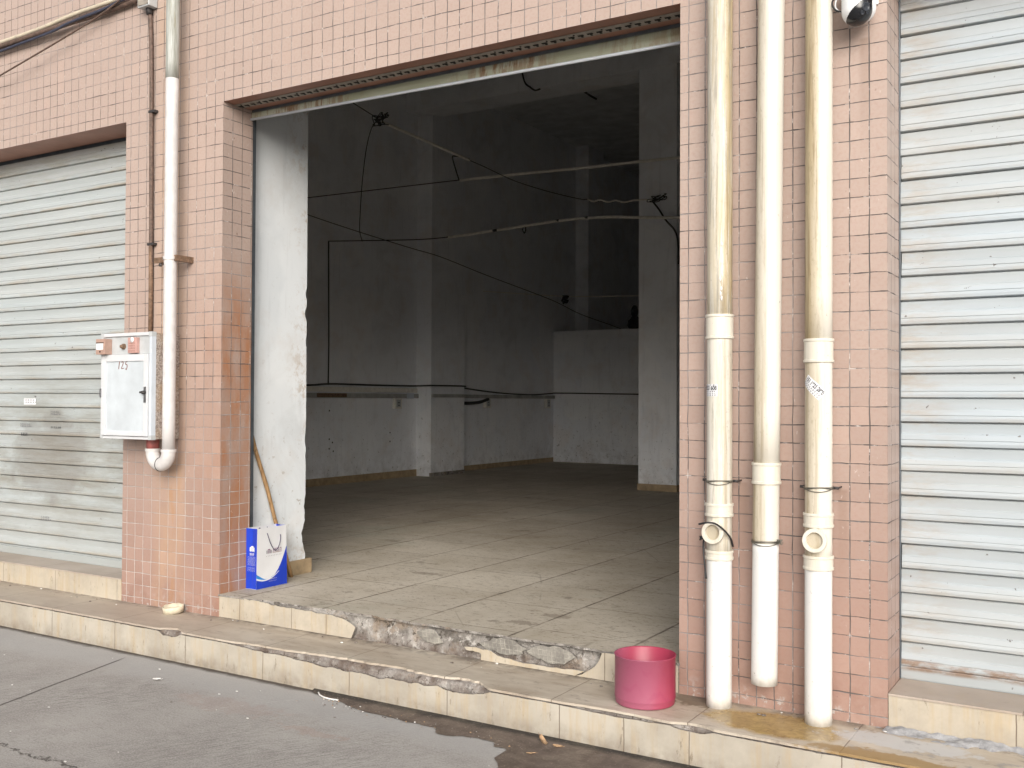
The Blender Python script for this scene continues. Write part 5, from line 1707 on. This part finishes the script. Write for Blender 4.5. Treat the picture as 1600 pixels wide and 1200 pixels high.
cable('conduit', [(-7.613, 6.5, 4.53), (-7.033, 6.9, 4.619), (-6.326, 7.4, 4.72), (-5.566, 7.8, 4.805), (-5.07, 8.0, 4.842), (-4.581, 8.2, 4.89), (-2.0, 8.4, 5.1)], 0.020, 'greycable', 'upper pale conduit strung across the room', 'conduit', GI)
cable('cable', [(-7.258, 6.2, 4.717), (-7.504, 6.25, 4.791), (-7.569, 6.27, 4.787), (-7.607, 6.4, 4.656), (-7.623, 6.5, 4.54)], 0.008, 'dkcable', 'short link between the two pale conduits', group=GI)
cable('cable', [(-9.985, 6.57, 3.91), (-9.511, 6.75, 3.905), (-8.67, 7.1, 3.906), (-8.204, 7.4, 3.965)], 0.0075, 'dkcable', 'black cable from the side wall to the lower pale conduit', group=GI)
o = cable('conduit', [(-8.36, 7.3, 3.94), (-8.204, 7.4, 3.965), (-7.365, 7.8, 4.092), (-6.951, 8.0, 4.155), (-6.565, 8.15, 4.186), (-6.16, 8.25, 4.183), (-5.789, 8.3, 4.148), (-5.189, 8.3, 4.093), (-4.669, 8.3, 4.046), (-2.0, 8.35, 3.95)], 0.020, 'greycable', 'lower pale conduit strung across the room past the column', 'conduit', GI)
mb = MB()
mb.tube(smooth_path([(-7.38, 7.8, 4.09), (-7.40, 7.8, 4.04), (-7.37, 7.8, 3.99), (-7.35, 7.8, 4.04), (-7.365, 7.8, 4.09)], 5), 0.010, 'dkcable', 6)
for x_, y_, z_ in ((-6.951, 8.0, 4.158), (-7.75, 7.6, 4.03), (-6.56, 8.15, 4.188)):
    mb.build('cable_tie', o)
    mb = MB()
    mb.tube([(x_ - 0.03, y_ - 0.005, z_ - 0.002), (x_ + 0.03, y_ + 0.005, z_ + 0.004)], 0.020, 'dkcable', 8)
mb.build('cable_tie', o, tuple(o.location))
cable('conduit', [(-9.985, 6.57, 3.91), (-9.982, 6.575, 3.3), (-9.980, 6.585, 2.4), (-9.982, 6.58, 1.80)], 0.010, 'dkcable', 'dark vertical conduit on the side wall', 'conduit')
cable('cable', [(-9.995, 5.3, 4.34), (-9.878, 6.0, 4.203), (-9.784, 7.0, 4.095), (-9.586, 8.0, 3.972), (-9.398, 8.6, 3.882), (-9.184, 9.6, 3.687), (-8.844, 11.2, 3.4), (-8.782, 12.2, 3.219), (-8.60, 13.2, 3.06), (-8.50, 13.42, 3.0)], 0.006, 'dkcable', 'long thin wire slanting down to the partition', group=GI)
o = cable('cable', [(-9.997, 10.75, 3.568), (-9.779, 11.4, 3.582), (-9.193, 12.4, 3.583), (-8.661, 12.9, 3.602), (-8.014, 13.2, 3.609), (-7.361, 13.6, 3.637), (-5.0, 14.5, 3.7)], 0.010, 'greycable', 'grey wire strung above the partition', group=GI)
mb = MB()
for i in range(8):
    p = Vector((-9.19, 12.4, 3.55))
    mb.tube(smooth_path([p + Vector((random.uniform(-.07, .07), random.uniform(-.06, .06), random.uniform(-.12, .04))) for _ in range(4)], 4), 0.014, 'dkcable', 5)
mb.build('wire_knot', o, tuple(o.location))
cable('cable', [(-7.80, 8.41, 6.60), (-7.732, 8.40, 6.39), (-7.631, 8.39, 6.296), (-7.541, 8.38, 6.234), (-7.453, 8.38, 6.239)], 0.013, 'dkcable', 'cut cable end hanging from the beam')
cable('cable', [(-7.60, 9.4, 6.70), (-7.33, 9.4, 6.503), (-7.138, 9.4, 6.361), (-7.026, 9.4, 6.284)], 0.016, 'dkcable', 'dark cable hanging behind the beam')
o = cable('cable', [(-5.622, 8.36, 4.366), (-5.534, 8.38, 4.244), (-5.438, 8.39, 4.093), (-5.324, 8.40, 3.959), (-5.275, 8.41, 3.83), (-5.265, 8.42, 3.622), (-5.265, 8.42, 3.473)], 0.013, 'dkcable', 'black cable hanging down the column from a tangle')
mb = MB()
for lp in range(5):
    a0, rx, rz, ox, oz = random.uniform(0, 6), random.uniform(.05, .12), random.uniform(.02, .05), random.uniform(-.06, .06), random.uniform(-.03, .03)
    mb.tube([Vector((-5.54 + ox + rx * math.cos(a0 + q * 0.3), 8.34 + 0.02 * math.sin(q), 4.39 + oz + rz * math.sin(a0 + q * 0.3 + lp))) for q in range(20)], 0.0065, 'dkcable', 5)
mb.build('tangle', o, tuple(o.location))
# ledge of old trunking along the side wall with its cables
mb = MB()
mb.box((-9.998, 1.0, 1.612), (-9.945, 8.74, 1.680), 'trunk', 0.003)
mb.box((-9.70, 8.752, 1.625), (-9.655, 9.715, 1.680), 'trunk', 0.003)
mb.box((-9.998, 9.73, 1.615), (-9.948, 13.38, 1.680), 'trunk', 0.003)
mb.box((-9.9985, 1.0, 1.700), (-9.970, 8.74, 1.772), 'greycable', 0.003)
o = mb.build('cable_trunking', None, (-9.99, 1.0, 1.6))
tag(o, 'long grey cable trunking fixed along the side wall', 'trunking')
mb = MB(); mb.box((-9.950, 6.30, 1.618), (-9.942, 6.95, 1.677), 'rusty', 0.002); mb.build('rusty_stretch', o, (-9.99, 1.0, 1.6))
mb = MB(); mb.box((-9.955, 8.42, 1.605), (-9.935, 8.60, 1.69), 'alu_side', 0.003); mb.build('trunking_joint', o, (-9.99, 1.0, 1.6))
cable('cable', [(-9.975, 1.1, 1.78), (-9.97, 4, 1.77), (-9.97, 6.0, 1.785), (-9.965, 6.6, 1.815), (-9.965, 7.6, 1.81), (-9.965, 8.6, 1.812), (-9.68, 8.78, 1.82), (-9.68, 9.7, 1.82), (-9.92, 9.95, 1.80), (-9.965, 11.2, 1.72), (-9.965, 12.4, 1.69), (-9.94, 13.2, 1.72), (-9.85, 13.38, 1.73), (-8.6, 13.385, 1.715), (-7.4, 13.385, 1.70), (-5.5, 13.385, 1.70)], 0.013, 'dkcable',
      'thick black cable lying along the side wall and the partition')
cable('cable', [(-9.955, 9.76, 1.60), (-9.93, 10.0, 1.53), (-9.93, 10.5, 1.54), (-9.94, 10.85, 1.60)], 0.028, 'dkcable', 'black cable sagging under the trunking beside the pilaster')


def socket(y, z, w_, h_, label):
    rt = (-9.99, y, z)
    o = thing('socket_box', rt, label, 'socket')
    mb = MB(); mb.box((-9.998, y - w_ / 2, z), (-9.94, y + w_ / 2, z + h_), 'greycable', 0.004); mb.build('box', o, rt)
    mb = MB(); mb.box((-9.9405, y - w_ * 0.3, z + 0.03), (-9.933, y + w_ * 0.3, z + h_ - 0.02), 'greysheet', 0.003)
    mb.box((-9.9335, y - 0.02, z + h_ * 0.3), (-9.931, y + 0.02, z + h_ * 0.36), 'hole'); mb.box((-9.9335, y - 0.02, z + h_ * 0.55), (-9.931, y + 0.02, z + h_ * 0.62), 'hole'); mb.build('face_plate', o, rt)
    return o


socket(8.20, 1.44, 0.17, 0.165, 'grey socket box under the trunking, before the pilaster')
socket(10.85, 1.44, 0.17, 0.165, 'grey socket box under the trunking, just beyond the pilaster')
socket(13.1, 1.42, 0.17, 0.19, 'grey socket box under the trunking in the far corner')
# dark sack standing on the partition
vs, fs = [], []
mb = MB()
prof = [(0.0, 0.0), (0.13, 0.01), (0.155, 0.08), (0.14, 0.16), (0.09, 0.22), (0.06, 0.25), (0.075, 0.30), (0.085, 0.36), (0.06, 0.42), (0.02, 0.46), (0.0, 0.465)]
mb.lathe(prof, 'black', (0, 0, 0), seg=20)
o = mb.build('dark_sack')
for v in o.data.vertices:
    v.co.x *= 1 + 0.3 * mnoise.noise((v.co.z * 7, v.co.x * 6, 1))
    v.co.y *= 0.35
o.location = (-8.22, 13.46, 2.992)
tag(o, 'dark knotted sack on top of the partition wall', 'sack')
# screw holes in the side wall
for y, z in ((6.63, 1.00), (6.63, 0.86), (6.70, 0.95), (6.72, 0.82), (8.06, 1.06), (8.06, 0.92), (6.63, 1.42), (9.0, 0.55)):
    hl = MB()
    hl.lathe([(0.0, 0.001), (0.012, 0.001), (0.014, 0.0)], 'hole', (-9.9995, y, z), (1, 0, 0), 8)
    hl.build('wall_hole', [c for c in B.children if c.name == 'side_wall'][0])
